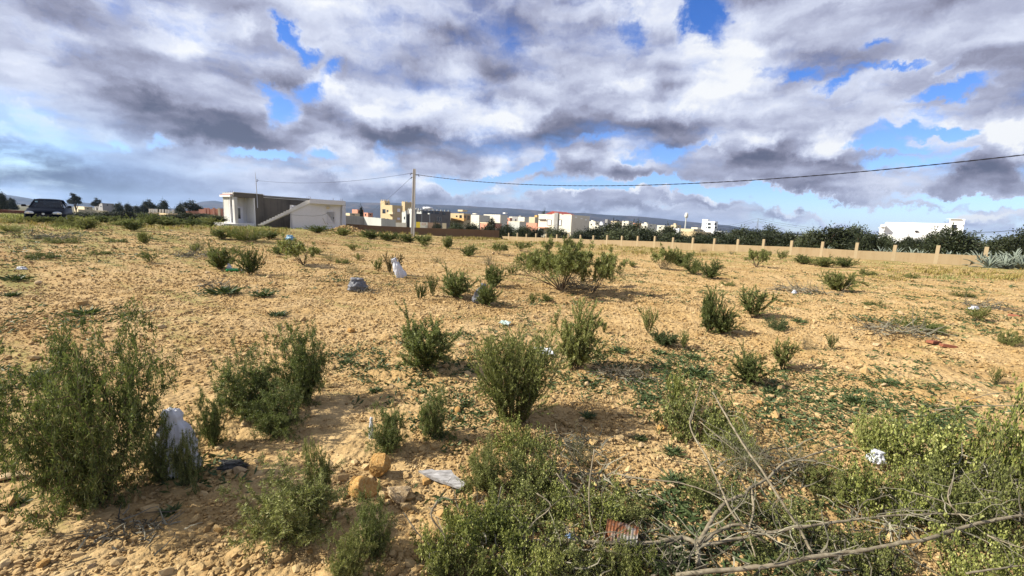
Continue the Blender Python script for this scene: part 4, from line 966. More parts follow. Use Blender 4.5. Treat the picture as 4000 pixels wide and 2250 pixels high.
# ---------------------------------------------------------------- trees
def crown(rs, w=1.0, hgt=1.0, n=2600, clumps=60, leaf=.035, flat=1.0, lumps=0.5):
    """leaf clumps through an uneven crown, radius about w/2, from z=0 to z=hgt"""
    m = MB(); c = rs.randn(clumps, 3); c = unit(c) * (rs.rand(clumps, 1) ** .45); c[:, 2] = np.abs(c[:, 2]) * 1.0 - .12 * (rs.rand(clumps) < .35)
    ctr = c * np.array([w / 2, w / 2, hgt * .80]) * (.80 + rs.rand(clumps, 1) * .3) + np.array([0, 0, hgt * .14])
    k = n // clumps
    P = np.repeat(ctr, k, 0) + rs.randn(clumps * k, 3) * np.array([.085, .085, .06]) * np.array([w, w, hgt * flat]) * (1 + rs.rand(clumps * k, 1) * lumps)
    P[:, 2] = np.abs(P[:, 2])
    Dv = unit(rs.randn(len(P), 3) + unit(P - np.array([0, 0, .2 * hgt])) * .8)
    shade = np.repeat(rs.rand(clumps), k) * .45 + rs.rand(len(P)) * .45
    leaves(m, P, Dv, leaf * (.6 + rs.rand(len(P)) * .9), leaf * .45, rs, shade); return m
def trunk(rs, w, h, n=4, r=.035):
    m = MB()
    for i in range(n):
        a = rs.rand() * 6.28; t = np.linspace(0, 1, 6)[:, None]; e = np.array([math.cos(a) * w * .3, math.sin(a) * w * .3, h * (.55 + .3 * rs.rand())])
        P = t * e + np.array([0, 0, 1]) * np.sin(t * 3) * h * .06 + rs.randn(6, 3) * .01; P[0] = 0; m.tube(P, np.linspace(r, r * .3, 6), sides=6, cap=False)
    return m
TL = {}
for kind, arg in {'olive': dict(w=1, hgt=1, n=9000, clumps=170, leaf=.070), 'round': dict(w=1, hgt=1, n=6000, clumps=80, leaf=.078), 'pine': dict(w=1, hgt=1, n=5000, clumps=26, leaf=.075, lumps=.2), 'spire': dict(w=.8, hgt=1, n=2400, clumps=40, leaf=.05)}.items():
    TL[kind] = []
    for v in range(3 if kind == 'olive' else 2):
        rs = np.random.RandomState(500 + v * 13 + len(kind)); cm = crown(rs, **arg)
        V = cm.v[0]
        if kind == 'spire': f = 1 - np.clip(V[:, 2], 0, 1) * .92; V[:, 0] *= f; V[:, 1] *= f
        if kind == 'pine': V[:, 2] = .42 + V[:, 2] * .58
        V[:, :2] *= .5 / np.percentile(np.hypot(V[:, 0], V[:, 1]), 97); V[:, 2] *= 1 / np.percentile(V[:, 2], 99)
        tm = trunk(rs, 1, 1, 5 if kind in ('pine', 'olive') else 2, .03)
        TL[kind].append((tm.mesh(kind + '_trunk', BARK), cm.mesh(kind + '_crown', L_TREE)))
def tree(px, Y, top, wpx, kind, label, dark=False, base=None, group='olive trees beyond the walls', cat='tree', name='olive_tree'):
    u = u_of(px); x = u * Y; g_ = ground_z(x, Y) - .1 if base is None else at_depth(px, base, Y).z; h_ = at_depth(px, top, Y).z - g_; w = wpx / FPX * Y / math.hypot(1, u) ** .5
    i = RS.randint(len(TL[kind])); tm, cm = TL[kind][i]
    o = thing(name, label, cat, (x, Y, g_), RS.rand() * 6.28, group); o.scale = (w, w, h_)
    link('trunk', tm, o); c_ = link('crown', cm, o); c_.material_slots[0].link = 'OBJECT'; c_.material_slots[0].material = L_TREE2 if dark else L_TREE; return o
OT = [ # px, depth, top, width
 (1150, 100, 561, 44, 0), (1190, 95, 563, 50, 0), (1232, 92, 566, 46, 1), (1275, 92, 566, 54, 0), (1318, 90, 570, 56, 0), (1352, 86, 575, 40, 1), (1390, 92, 572, 36, 0), (1410, 84, 577, 50, 0), (1460, 88, 580, 50, 0), (1500, 84, 574, 64, 0), (1470, 70, 586, 50, 1),
 (1545, 92, 560, 84, 1), (1590, 96, 562, 60, 1), (1560, 76, 578, 90, 0), (1625, 80, 572, 70, 0), (1675, 92, 568, 60, 1), (1700, 72, 582, 80, 0), (1760, 96, 583, 50, 1), (1770, 66, 590, 90, 0), (1800, 88, 579, 60, 1), (1845, 74, 588, 80, 0),
 (1860, 84, 572, 60, 1), (1900, 70, 578, 70, 0), (1935, 80, 569, 60, 0), (1950, 62, 586, 84, 0), (1990, 60, 584, 80, 0), (2040, 54, 584, 70, 0), (2085, 52, 575, 110, 1), (2140, 52, 574, 90, 0), (2180, 48, 590, 80, 0), (2230, 50, 596, 60, 0), (2285, 48, 600, 64, 1), (2310, 46, 604, 50, 0),
 (2392, 42, 580, 130, 0), (2350, 46, 592, 60, 1), (2440, 44, 596, 60, 0), (2510, 46, 602, 90, 0), (2570, 44, 580, 110, 1), (2640, 44, 575, 120, 0), (2690, 50, 570, 120, 0)]
ORD = ['first', 'second', 'third', 'fourth', 'fifth', 'sixth', 'seventh', 'eighth', 'ninth', 'tenth']
def where_(px): return 'behind the brown wall' if px < 1300 else 'before the big white house' if px < 1520 else 'between the big white house and the white block' if px < 1760 else 'in front of the white block' if px < 1870 else 'behind the posts right of the white block' if px < 2200 else 'before the long white villa' if px < 2460 else 'at the right edge behind the agaves'
cnt = {}
for (px, Y, top, w, dk) in sorted(OT):
    wh = where_(px); cnt[wh] = cnt.get(wh, 0) + 1
    tree(px, Y, top - (1 if px > 2030 else -4 if px > 1600 else -2), w * 1.1, 'olive' if not dk else 'round', ('dark' if dk else 'grey-green') + ' bushy tree, ' + ORD[cnt[wh] - 1] + ' of those ' + wh, dk == 1, group='bushy trees ' + wh)
for px, Y, top, w, kind, lab in (
 (190, 230, 488, 34, 'pine', 'tall leaning tree with separate tufts, right of the car'), (244, 240, 499, 24, 'pine', 'thin tree in front of the far grey building'), (298, 220, 512, 26, 'round', 'small round tree right of the far grey building'), (325, 200, 514, 24, 'round', 'low tree in the left distance, next to the small round one'),
 (346, 200, 519, 20, 'round', 'lowest small tree in the left distance'), (377, 200, 503.5, 32, 'pine', 'umbrella-topped tree behind the row of white posts'), (410, 200, 506, 30, 'round', 'dark tree right of the umbrella-topped one'), (362, 205, 512, 24, 'round', 'dark tree left of the umbrella-topped one'),
 (484, 170, 506, 52, 'pine', 'broad dark tree left of the white building'), (455, 180, 514, 30, 'round', 'smaller tree at the left side of the broad dark tree'), (4, 130, 487, 26, 'round', 'dark tree cut by the left edge'), (28, 200, 500, 28, 'round', 'faint tree left of the car, near the left edge'),
 (907, 180, 523, 16, 'round', 'dark tree before the pink houses'), (1365, 128, 534, 14, 'round', 'dark tree showing above the roof of the big white house'), (1605, 190, 548, 8, 'spire', 'thin cypress between the white houses'), (1982, 180, 590, 10, 'spire', 'dark pointed cypress, left of the far pair'), (2018, 200, 592, 8, 'spire', 'dark pointed cypress, taller of the far pair'), (2023, 205, 594, 7, 'spire', 'dark pointed cypress, shorter of the far pair'),
 (1235, 130, 551, 24, 'round', 'dark tree before the white apartment house'), (1100, 112, 562, 30, 'round', 'low green tree behind the painted wall')):
    tree(px, Y, top, w, kind, lab, True, group=None, name='cypress' if kind == 'spire' else 'tree')
# scrub between the left field edge and the far trees
rs_ = np.random.RandomState(77); zc_ = {}
for k in range(26):
    px = 10 + k * 21 + rs_.rand() * 12; Y = 34 + rs_.rand() * 50
    if 70 < px < 185: Y = 36 + rs_.rand() * 30
    zone = 'left of the car' if px < 70 else 'behind the car' if px < 190 else 'between the car and the white posts' if px < 375 else 'below the white posts' if px < 440 else 'between the white posts and the white building'
    zc_[zone] = zc_.get(zone, 0) + 1
    tree(px, Y, 541 + (px - 200) * .012 - rs_.rand() * 7 - (3 if px > 250 else 0), 46 + rs_.rand() * 30, 'round' if k % 3 else 'olive', 'low scrub bush ' + zone + ', ' + ORD[zc_[zone] - 1] + ' from the left', k % 2 == 0, base=556 if px < 560 else 560, group='scrub bushes beyond the left field edge', cat='bush', name='scrub_bush')
# ---------------------------------------------------------------- pylon with its lines, water tower
PY = 600.0; u = u_of(1903); x = u * PY; g_ = ground_z(x, PY); tp = at_depth(1904, 549, PY).z
o = thing('pylon', 'lattice power pylon with cross-arms on the horizon right of centre', 'pylon', (x, PY, g_)); H = tp - g_; PYM = plain('pylon_steel', (.30, .32, .36), .6, .3)
for sx in (-1, 1):
    for sy in (-1, 1):
        m = MB(); m.tube([(sx * H * .09, sy * H * .09, 0), (sx * H * .022, sy * H * .022, H * .7), (0, 0, H)], .14, sides=4); m.obj('leg', PYM, o)
m = MB()
for i in range(9):
    za, zb = H * .7 * i / 9, H * .7 * (i + 1) / 9; ra, rb = H * (.09 - .068 * i / 9), H * (.09 - .068 * (i + 1) / 9); m.tube([(-ra, -ra, za), (rb, -rb, zb)], .08, sides=3); m.tube([(ra, -ra, za), (-rb, -rb, zb)], .08, sides=3); m.tube([(-ra, ra, za), (rb, rb, zb)], .08, sides=3)
m.obj('bracing', PYM, o)
arms = ((.95, .20), (.78, .26))
for zf, lf in arms:
    m = MB(); m.tube([(-H * lf, 0, H * zf), (0, 0, H * (zf + .03)), (H * lf, 0, H * zf)], .16, sides=4); m.obj('cross_arm', PYM, o)
for j, ((px0, py0), (px1, py1), lab) in enumerate((((1750, 575), (1898, 551), 'upper line left'), ((1760, 580), (1897, 556), 'middle line left'), ((1775, 583), (1897, 559), 'lower line left'), ((1910, 551), (2210, 585), 'upper line right'), ((1910, 556), (2210, 589), 'middle line right'), ((1912, 560), (2100, 596), 'lower line right'))):
    a, b = at_depth(px0, py0, PY if px0 > 1890 else 560), at_depth(px1, py1, PY if px1 < 1900 else 420)
    cable(a, b, 3.0, 'power ' + lab.replace(' line', ' wire') + ' of the lattice pylon', .10, n=24)
cable(at_depth(2415, 583, 60), at_depth(2580, 576, 50), .2, 'dark wire from the white villa to the right edge', .03)
u = u_of(1723); W_Y = 520.0; g_ = ground_z(u * W_Y, W_Y); o = thing('water_tower', 'tiny pale water tower on a thin stem over the hills', 'tower', (u * W_Y, W_Y, g_)); zt, zb = at_depth(1723, 535, W_Y).z - g_, at_depth(1723, 547, W_Y).z - g_
m = MB(); m.tube([(0, 0, 0), (0, 0, zb)], [1.0, .7], sides=8); m.obj('stem', PALEG, o); m = MB(); m.tube([(0, 0, zb - .6), (0, 0, zb), (0, 0, zb + 1.5), (0, 0, zt - .5), (0, 0, zt)], [.8, 1.6, 2.0, 1.7, .5], sides=16); m.obj('tank', WHITE, o, smooth=True)
# haze: the air between here and the hills
m = MB(); m.box((0, 0, 120), (19000, 19000, 290)); hz = m.mesh('haze', [])
ho = link('haze', hz); struct(ho, 'stuff')
def b_haze(t):
    pv = t.nodes.new('ShaderNodeVolumePrincipled'); pv.inputs['Color'].default_value = (.50, .70, 1, 1); pv.inputs['Density'].default_value = 6.0e-5; pv.inputs['Anisotropy'].default_value = .2
    oo = t.nodes.new('ShaderNodeOutputMaterial'); t.links.new(pv.outputs[0], oo.inputs['Volume'])
hz.materials.append(mat('air', b_haze))
# ---------------------------------------------------------------- plants
def shrub_meshes(rs, h=1.0, rad=.5, stems=14, levels=2, kids=6, leaf=.03, lw=.006, step=.012, tilt=(5, 50), up=.5, kid_len=.35,
                 splay=.05, per=3, lang=50, thick=.008, bare=.15, gloom=.5, flatten=1.0, droop=0.0, kids_from=.2, tipclump=0, jit=.10, stem_side=4, vbias=0.0, kang=(28, 35), clear=0.0, spines=0.0):
    """a shrub of about height h and radius rad about the origin: (stem MB, leaf MB)"""
    sm, lm = MB(), MB()
    paths = []
    def grow(p0, d0, length, level, r0):
        n = max(5, int(length / (.06 * h + .01)))
        p = np.array(p0, float); d = np.array(d0, float); pts = [p.copy()]
        for i in range(n):
            d = d + rs.randn(3) * jit + np.array([0, 0, up * (1.0 if level == 0 else .8) / n])
            if droop: d = d - np.array([0, 0, droop * i / n * 2.0 / n])
            d /= np.linalg.norm(d)
            p = p + d * length / n
            if p[2] < .01 * h: p[2] = .01 * h; d[2] = abs(d[2]) + .05
            pts.append(p.copy())
        pts = np.array(pts)
        rr = np.linspace(r0, r0 * .35, len(pts))
        sm.tube(pts, rr, sides=stem_side if level == 0 else 3, cap=False, var=.3 + rs.rand() * .4)
        paths.append((pts, level, length))
        if level < levels - 1:
            k = int(kids * (1 if level == 0 else .6) * (.7 + rs.rand() * .6))
            for _ in range(k):
                t = kids_from + (1 - kids_from) * rs.rand(); f = t * (len(pts) - 1); a = int(f); a = min(a, len(pts) - 2)
                q = pts[a] + (pts[a + 1] - pts[a]) * (f - a); dd = unit(pts[a + 1] - pts[a])
                o = unit(np.cross(dd, rs.randn(3))); an = math.radians(kang[0] + rs.rand() * kang[1])
                grow(q, dd * math.cos(an) + o * math.sin(an), length * kid_len * (.6 + rs.rand() * .8) * (1.15 - t * .5), level + 1, r0 * .5)
    for s in range(stems):
        az = rs.rand() * 2 * np.pi; ti = math.radians(tilt[0] + (tilt[1] - tilt[0]) * math.sqrt(rs.rand()))
        ln = h * (.72 + .40 * rs.rand()) / max(.45, math.cos(ti) ** .6) if up > 0 else h * (.7 + .5 * rs.rand())
        c = rs.rand() ** .5 * splay * h
        grow((math.cos(az) * c, math.sin(az) * c, 0), (math.cos(az) * math.sin(ti), math.sin(az) * math.sin(ti), math.cos(ti)), ln * .95, 0, thick * h * (.7 + .6 * rs.rand()))
    LP, LD, LV = [], [], []
    for pts, level, length in paths:
        seg = np.diff(pts, axis=0); sl = np.linalg.norm(seg, axis=1); tot = sl.sum()
        m = int(tot / (step * h) * per)
        if m < 1: continue
        t = rs.rand(m) * (1 - bare * (1.6 if level == 0 else .5)) + bare * (1.6 if level == 0 else .5)
        if tipclump: t = 1 - (1 - t) * rs.rand(m) ** tipclump
        t = np.clip(t, 0, .999)
        cum = np.concatenate([[0], np.cumsum(sl)]) / tot
        idx = np.clip(np.searchsorted(cum, t, side='right') - 1, 0, len(seg) - 1)
        fr = (t - cum[idx]) / (cum[idx + 1] - cum[idx] + 1e-9)
        P = pts[idx] + seg[idx] * fr[:, None]; Dd = unit(seg[idx])
        O = unit(np.cross(Dd, rs.randn(m, 3))); an = np.radians(lang + rs.randn(m) * 14)[:, None]
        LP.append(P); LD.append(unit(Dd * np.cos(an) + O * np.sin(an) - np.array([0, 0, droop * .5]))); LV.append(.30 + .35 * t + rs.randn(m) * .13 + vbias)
    P, Dv, V = np.concatenate(LP), np.concatenate(LD), np.concatenate(LV)
    if clear > 0:
        k = P[:, 2] > clear * h * (.8 + .4 * rs.rand(len(P))); P, Dv, V = P[k], Dv[k], V[k]
    L_ = leaf * h * (.7 + rs.rand(len(P)) * .6); W_l = lw * h * (.8 + rs.rand(len(P)) * .4)
    if spines > 0:
        k = rs.rand(len(P)) < spines; L_[k] *= 2.2; W_l[k] *= .35; V[k] = 1.1
    leaves(lm, P, Dv, L_, W_l, rs, np.clip(V, 0, 1))
    return sm, lm

KINDS = {
 # near spiny needle shrubs
 'near': dict(spines=.05, stems=40, levels=3, kids=8, leaf=.036, lw=.0095, step=.0175, per=3, tilt=(2, 54), up=.08, kid_len=.42, thick=.005, bare=.0, lang=62, kids_from=.05, splay=.12, kang=(35, 50), jit=.13),
 'near2': dict(spines=.05, stems=22, levels=3, kids=8, leaf=.048, lw=.0125, step=.020, per=3, tilt=(2, 46), up=.12, kid_len=.42, thick=.007, bare=.0, lang=60, kids_from=.06, splay=.12, kang=(35, 45), jit=.14),
 # candelabra shrubs of bottlebrush shoots
 'brush': dict(stems=26, levels=2, kids=10, leaf=.054, lw=.016, step=.013, per=3, splay=.12, kids_from=.06, tilt=(3, 46), up=.28, kid_len=.40, thick=.009, bare=.04, lang=50, vbias=.02, kang=(28, 45), jit=.12),
 'brush2': dict(stems=13, levels=2, kids=9, leaf=.055, lw=.018, step=.014, per=3, tilt=(3, 44), up=.35, kid_len=.40, thick=.010, bare=.08, lang=48, vbias=.04, splay=.09, kang=(28, 45), jit=.13),
 # feathery dense upright
 'broom': dict(stems=110, levels=2, kids=7, leaf=.045, lw=.009, step=.014, per=2, tilt=(2, 30), up=.5, kid_len=.25, thick=.0035, bare=.02, lang=30, splay=.20),
 # umbrella crown of drooping narrow leaves on open branches
 'umbrella': dict(clear=.46, stems=34, levels=3, kids=9, leaf=.085, lw=.015, step=.018, per=3, tilt=(6, 70), up=.10, kid_len=.30, thick=.009, bare=.32, lang=60, droop=.35, kids_from=.48, splay=.05, jit=.05, vbias=.08),
 'open': dict(clear=.35, stems=10, levels=3, kids=8, leaf=.10, lw=.026, step=.028, per=3, tilt=(12, 58), up=.2, kid_len=.34, thick=.014, bare=.35, lang=60, droop=.5, kids_from=.4, tipclump=.8),
 # round-leaved tangle
 'tangle': dict(stems=30, levels=3, kids=7, leaf=.050, lw=.036, step=.042, per=2, tilt=(8, 72), up=-.05, kid_len=.42, thick=.0055, bare=.0, lang=60, jit=.20, splay=.45, droop=.15, kang=(30, 50), kids_from=.05),
 'lowtangle': dict(stems=34, levels=3, kids=6, leaf=.06, lw=.034, step=.022, per=2, tilt=(48, 86), up=.05, kid_len=.35, thick=.008, bare=.0, lang=60, jit=.18, splay=.25),
 'tuft': dict(stems=45, levels=1, kids=0, leaf=.22, lw=.010, step=.09, per=2, tilt=(3, 55), up=.2, thick=.003, bare=.05, lang=18, splay=.15, stem_side=3),
 'grassy': dict(stems=170, levels=1, kids=0, leaf=.20, lw=.012, step=.06, per=2, tilt=(3, 64), up=.25, thick=.003, bare=.02, lang=16, splay=.45, stem_side=3),
 'twiggy': dict(stems=40, levels=3, kids=6, leaf=.04, lw=.010, step=.04, per=1, tilt=(10, 70), up=.3, kid_len=.4, thick=.006, bare=.1, lang=50, jit=.16),
}
LIB = {}
def library(kind, variants, seed):
    out = []
    for v in range(variants):
        rs = np.random.RandomState(seed + v * 17)
        sm, lm = shrub_meshes(rs, **KINDS[kind])
        V = np.concatenate(lm.v); h = np.percentile(V[:, 2], 99.8); w = np.percentile(np.hypot(V[:, 0], V[:, 1]), 95)
        for m_ in (sm, lm):
            m_.v = [a / h for a in m_.v]
        out.append((sm, lm, w / h)); print('RATIO', kind, round(w / h, 2))
    return out
def variants_of(kind):
    if kind not in LIB:
        LIB[kind] = library(kind, {'near': 1, 'near2': 3, 'brush': 3, 'brush2': 3, 'broom': 1, 'umbrella': 1, 'open': 2, 'tangle': 3, 'lowtangle': 3, 'tuft': 2, 'grassy': 2, 'twiggy': 2}[kind], 100 + len(kind) * 7)
    return LIB[kind]
MESHES = {}
def plant(px, py, top, width, kind, label, lm=None, name='shrub', cat='shrub', var=None, group=None, rz=None, depth=None, sink=.0):
    """a plant rooted where pixel (px, py) meets the ground, as tall and wide as the picture shows"""
    base = at(px, py) if depth is None else Vector((at_depth(px, py, depth).x, depth, ground_z(at_depth(px, py, depth).x, depth)))
    d = math.hypot(base.x, base.y); k = d / base.y
    h = max(.05, at_depth(px, top, base.y).z - base.z)
    wm = width / FPX * base.y * 1.0 / k ** .5
    vs = variants_of(kind); var = RS.randint(len(vs)) if var is None else var % len(vs)
    s_, l_, ratio = vs[var]
    lm = lm or L_DARK
    key = (kind, var)
    if key not in MESHES:
        MESHES[key] = (s_.mesh(kind + '_stems', TWIG if kind in ('twiggy', 'tangle') else BARK), l_.mesh(kind + '_leaves', lm))
    a, b = MESHES[key]
    sx = (wm / 2) / max(.05, ratio)
    o = thing(name, label, cat, base - Vector((0, 0, sink * h)), RS.rand() * 6.28 if rz is None else rz, group)
    o.scale = (sx, sx, h)
    link('stem', a, o); f_ = link('foliage', b, o); f_.material_slots[0].link = 'OBJECT'; f_.material_slots[0].material = lm
    return o
D_, O_, Y_L, BR, W_, DG = L_DARK, L_OLIVE, L_YEL, L_BROWN, L_BLUE, L_DRY
PL = [
 # px, py, top, width, kind, leaf, label
 (245, 1265, 790, 430, 'near', D_, 'largest spiny dark green shrub, tallest of all, beside the big white bag'),
 (625, 1050, 868, 190, 'near2', D_, 'wide needle-leaved shrub just above the big white bag'),
 (765, 1010, 818, 190, 'near2', D_, 'needle-leaved shrub with upright shoots, right half of the pair above the rock heap'),
 (535, 1120, 965, 80, 'near2', D_, 'thin dark shoots growing against the right side of the big white bag'),
 (700, 1095, 960, 150, 'near2', D_, 'low dark sprig in front of the wide needle-leaved pair'),
 (470, 1225, 1085, 90, 'near2', D_, 'thin dark shoots in front of the foot of the big white bag'),
 (405, 1215, 1040, 80, 'near2', D_, 'dark shoot covering the left edge of the big white bag'),
 (735, 1350, 1165, 290, 'near2', O_, 'sprawling olive green spiny shrub below the ochre rocks, at the bottom edge'),
 (800, 1290, 1105, 90, 'near2', O_, 'narrow upright spiny shoot rising left of the ochre rocks'),
 (932, 1400, 1215, 130, 'near2', D_, 'bright dark green upright plant rooted just below the ochre rocks'),
 (975, 1140, 1008, 110, 'near2', D_, 'small needle-leaved shrub directly above the pointed ochre rock'),
 (1090, 1105, 975, 90, 'near2', D_, 'small needle-leaved shrub above the grey board'),
 (1066, 928, 768, 165, 'brush', D_, 'rounded green shrub alone in the middle ground with a strong shadow beside it'),
 (1290, 1055, 828, 215, 'broom', O_, 'tall dense feathery shrub left of the white litter sheet'),
 (1447, 925, 758, 130, 'brush', O_, 'tall yellowish green shrub right of the white litter sheet'),
 (1146, 748, 665, 95, 'brush', D_, 'bushy green shrub between the two thin shoots and the grey bag shrub'),
 (1056, 755, 708, 34, 'brush2', D_, 'small thin shoot, left one of two beside the bushy shrub'),
 (1089, 745, 686, 30, 'brush2', D_, 'taller thin shoot, right one of two beside the bushy shrub'),
 (1224, 768, 700, 66, 'brush', D_, 'green shrub with the pale grey bag caught at its foot'),
 (1243, 722, 664, 70, 'brush', D_, 'green shrub standing close behind the one with the grey bag'),
 (1226, 668, 625, 50, 'twiggy', BR, 'brownish twiggy shrub behind the grey bag shrub'),
 (1412, 732, 598, 270, 'umbrella', O_, 'large umbrella-shaped bush with bare forked branches, widest in mid field'),
 (1490, 736, 622, 110, 'open', O_, 'smaller leafy bush growing into the right of the large umbrella-shaped bush'),
 (1340, 766, 736, 36, 'brush2', O_, 'very small sprig in front of the large umbrella-shaped bush'),
 (1375, 758, 738, 34, 'brush2', O_, 'tiny grassy sprig under the large umbrella-shaped bush'),
 (1783, 836, 722, 70, 'brush', D_, 'tall left half of the green shrub pair on the bare sand'),
 (1815, 838, 770, 75, 'brush', D_, 'rounded lower right half of the green shrub pair on the bare sand'),
 (1896, 800, 716, 90, 'brush2', D_, 'loose upright shrub right of the green pair on the bare sand'),
 (1955, 826, 788, 65, 'lowtangle', W_, 'low dark spreading plant at the foot of the loose upright shrub'),
 (1632, 838, 770, 52, 'brush2', O_, 'yellowish leggy shrub above the low dark clump in the middle'),
 (1668, 868, 825, 75, 'brush', W_, 'low dark clump joined to the yellowish leggy shrub'),
 (1722, 880, 828, 34, 'brush2', O_, 'small sparse shrub right of the low dark clump'),
 (1519, 838, 812, 20, 'brush2', O_, 'tiny lone green sprig right of the tall yellowish shrub'),
 (1968, 930, 845, 76, 'brush2', O_, 'little tree-like shrub with a short visible forked trunk'),
 (2027, 880, 828, 45, 'twiggy', BR, 'brownish sparse shrub left of the small dark one'),
 (2091, 878, 838, 34, 'brush2', D_, 'small dark shrub alone right of the brownish sparse one'),
 (1882, 962, 868, 105, 'brush', D_, 'broad dark shrub left of the little tree-like shrub'),
 (2105, 732, 680, 95, 'brush', O_, 'rounded olive shrub alone before the far right furrows'),
 (2310, 826, 780, 130, 'lowtangle', D_, 'low dark spreading shrub with dry grey twigs under it'),
 (2457, 806, 768, 56, 'brush2', O_, 'thin yellowish shrub right of the low dark one with grey twigs'),
 (1662, 676, 612, 70, 'open', O_, 'yellow-green flat-topped shrub in front of the long wall'),
 (1674, 678, 640, 44, 'twiggy', BR, 'brownish twiggy shrub under the yellow-green flat-topped one'),
 (1708, 668, 622, 60, 'brush', D_, 'dark green shrub touching the yellow-green flat-topped one'),
 (1742, 690, 648, 56, 'brush', D_, 'green shrub, left of the pair right of the flat-topped shrub'),
 (1787, 700, 652, 56, 'brush', D_, 'green shrub, right of the pair right of the flat-topped shrub'),
 (1902, 672, 625, 84, 'open', O_, 'leafy open shrub in front of the wall, between two posts'),
 (1965, 652, 626, 34, 'brush2', O_, 'small greyish shrub against the long wall right of the leafy open one'),
 (2022, 664, 640, 56, 'brush', O_, 'left bush of the long low clump near the wall'),
 (2070, 672, 640, 66, 'brush', O_, 'middle bush of the long low clump near the wall'),
 (2123, 672, 646, 60, 'brush', D_, 'right bush of the long low clump near the wall'),
 (2336, 662, 643, 34, 'twiggy', BR, 'round reddish brown dry bush against the wall near its right end'),
 (2248, 655, 642, 46, 'lowtangle', BR, 'brown wilted plant lying against the wall beneath a post'),
 (2540, 866, 825, 70, 'lowtangle', O_, 'dark leafy weed at the far right edge above the bare sand'),
 (2500, 965, 922, 36, 'brush2', O_, 'single tall sprig standing above the right-hand thicket'),
 (553, 676, 606, 78, 'brush', D_, 'green shrub left of the green bottle'),
 (630, 690, 622, 66, 'brush', D_, 'green shrub right of the green bottle'),
 (503, 632, 576, 48, 'twiggy', O_, 'brownish green shrub behind and left of the green bottle'),
 (490, 636, 612, 28, 'brush2', O_, 'little yellow-green sprig at the foot of the brownish green shrub'),
 (364, 613, 582, 40, 'brush', O_, 'small yellow-green shrub alone in the left middle distance'),
 (378, 660, 630, 46, 'brush2', D_, 'tiny star-shaped sprig alone on the sand at the left'),
 (334, 580, 541, 58, 'brush', D_, 'dark round-bottomed bush, left of two near the far field edge'),
 (378, 566, 536, 50, 'brush', D_, 'dark bush, right of two near the far field edge'),
 (214, 577, 545, 74, 'brush', O_, 'olive bush right of the dark car'),
 (160, 570, 552, 60, 'lowtangle', O_, 'low bush just in front of the dark car'),
 (438, 570, 549, 74, 'open', O_, 'thin flat-topped shrub between the dark bushes and the white building'),
 (622, 606, 566, 110, 'grassy', O_, 'big yellow-green grassy bush in front of the white building'),
 (680, 600, 575, 50, 'brush', D_, 'dark bush at the right side of the big grassy bush'),
 (560, 600, 574, 70, 'brush', D_, 'dark bush at the left side of the big grassy bush'),
 (764, 666, 590, 118, 'open', O_, 'small open tree-like shrub with a forked bare trunk'),
 (830, 656, 628, 60, 'twiggy', O_, 'low twiggy shrub right of the small tree-like shrub'),
 (886, 690, 650, 44, 'twiggy', O_, 'wispy green shrub just above the grey plastic bag'),
 (888, 631, 611, 30, 'brush2', O_, 'tiny yellow-green sprig behind the wispy shrub'),
 (950, 682, 645, 26, 'brush2', O_, 'thin shoots left of the shrub with the white bag'),
 (985, 690, 633, 52, 'brush2', BR, 'brownish green shrub with a white bag hanging on it'),
 (933, 600, 577, 60, 'brush', D_, 'first bush from the left of the row before the brown wall'),
 (976, 606, 578, 52, 'brush', D_, 'second bush from the left of the row before the brown wall'),
 (1005, 603, 585, 30, 'brush2', D_, 'small thin bush in the row left of the concrete pole'),
 (1027, 610, 588, 42, 'brush', D_, 'bush at the foot of the concrete pole'),
 (1064, 612, 585, 44, 'brush', D_, 'bush just right of the concrete pole'),
 (1126, 624, 592, 36, 'brush', D_, 'upright little bush right of the concrete pole, alone'),
 (1180, 645, 614, 42, 'brush', D_, 'round small bush midway between pole and large umbrella-shaped bush'),
 (862, 593, 567, 46, 'brush', O_, 'yellow-green bush beside the rubble mound'),
 (800, 586, 566, 60, 'brush', D_, 'dark bush before the white annex wall'),
 (728, 572, 541, 66, 'twiggy', BR, 'brownish bush growing under the outside stair'),
 (105, 650, 628, 90, 'lowtangle', D_, 'low dark green patch of shrub at the left, in the open sand'),
 (28, 583, 563, 64, 'grassy', O_, 'yellow-green grassy mound at the left edge below the car'),
 # foreground thickets
 (1330, 1210, 1075, 190, 'tangle', O_, 'leafy tangled bush right of the grey board'),
 (1215, 1235, 1085, 120, 'near2', O_, 'spiny green plant touching the right corner of the grey board'),
 (1460, 1165, 1070, 120, 'twiggy', O_, 'greyish half-bare bush right of the leafy tangled bush'),
 (1250, 1400, 1255, 260, 'tangle', Y_L, 'yellow-green round-leaved thicket at the bottom, left of the rusty can'),
 (1470, 1300, 1200, 230, 'tangle', Y_L, 'yellow-green round-leaved thicket right above the rusty can'),
 (1110, 1420, 1300, 170, 'tangle', Y_L, 'sparse round-leaved plant at the bottom edge below the ochre rocks'),
 (1420, 1445, 1350, 220, 'tangle', O_, 'low leafy thicket at the bottom edge under the dead branch'),
 (1760, 1085, 955, 230, 'tangle', O_, 'leafy spreading bush above the long dead diagonal branch'),
 (1690, 1030, 925, 80, 'brush2', Y_L, 'thin yellowish sprig at the left of the leafy spreading bush'),
 (1860, 1180, 1060, 200, 'twiggy', D_, 'grey dry bush of tangled twigs in the right foreground'),
 (2020, 1190, 1090, 210, 'twiggy', O_, 'second grey dry bush of tangled twigs, beside the forked dead branch'),
 (2190, 1130, 1010, 120, 'tangle', Y_L, 'yellow-green leafy plant around the white ball of litter'),
 (2330, 1190, 1010, 300, 'tangle', Y_L, 'yellow-green thicket right of the white ball of litter'),
 (2500, 1210, 960, 260, 'tangle', Y_L, 'tallest yellow-green thicket at the right edge'),
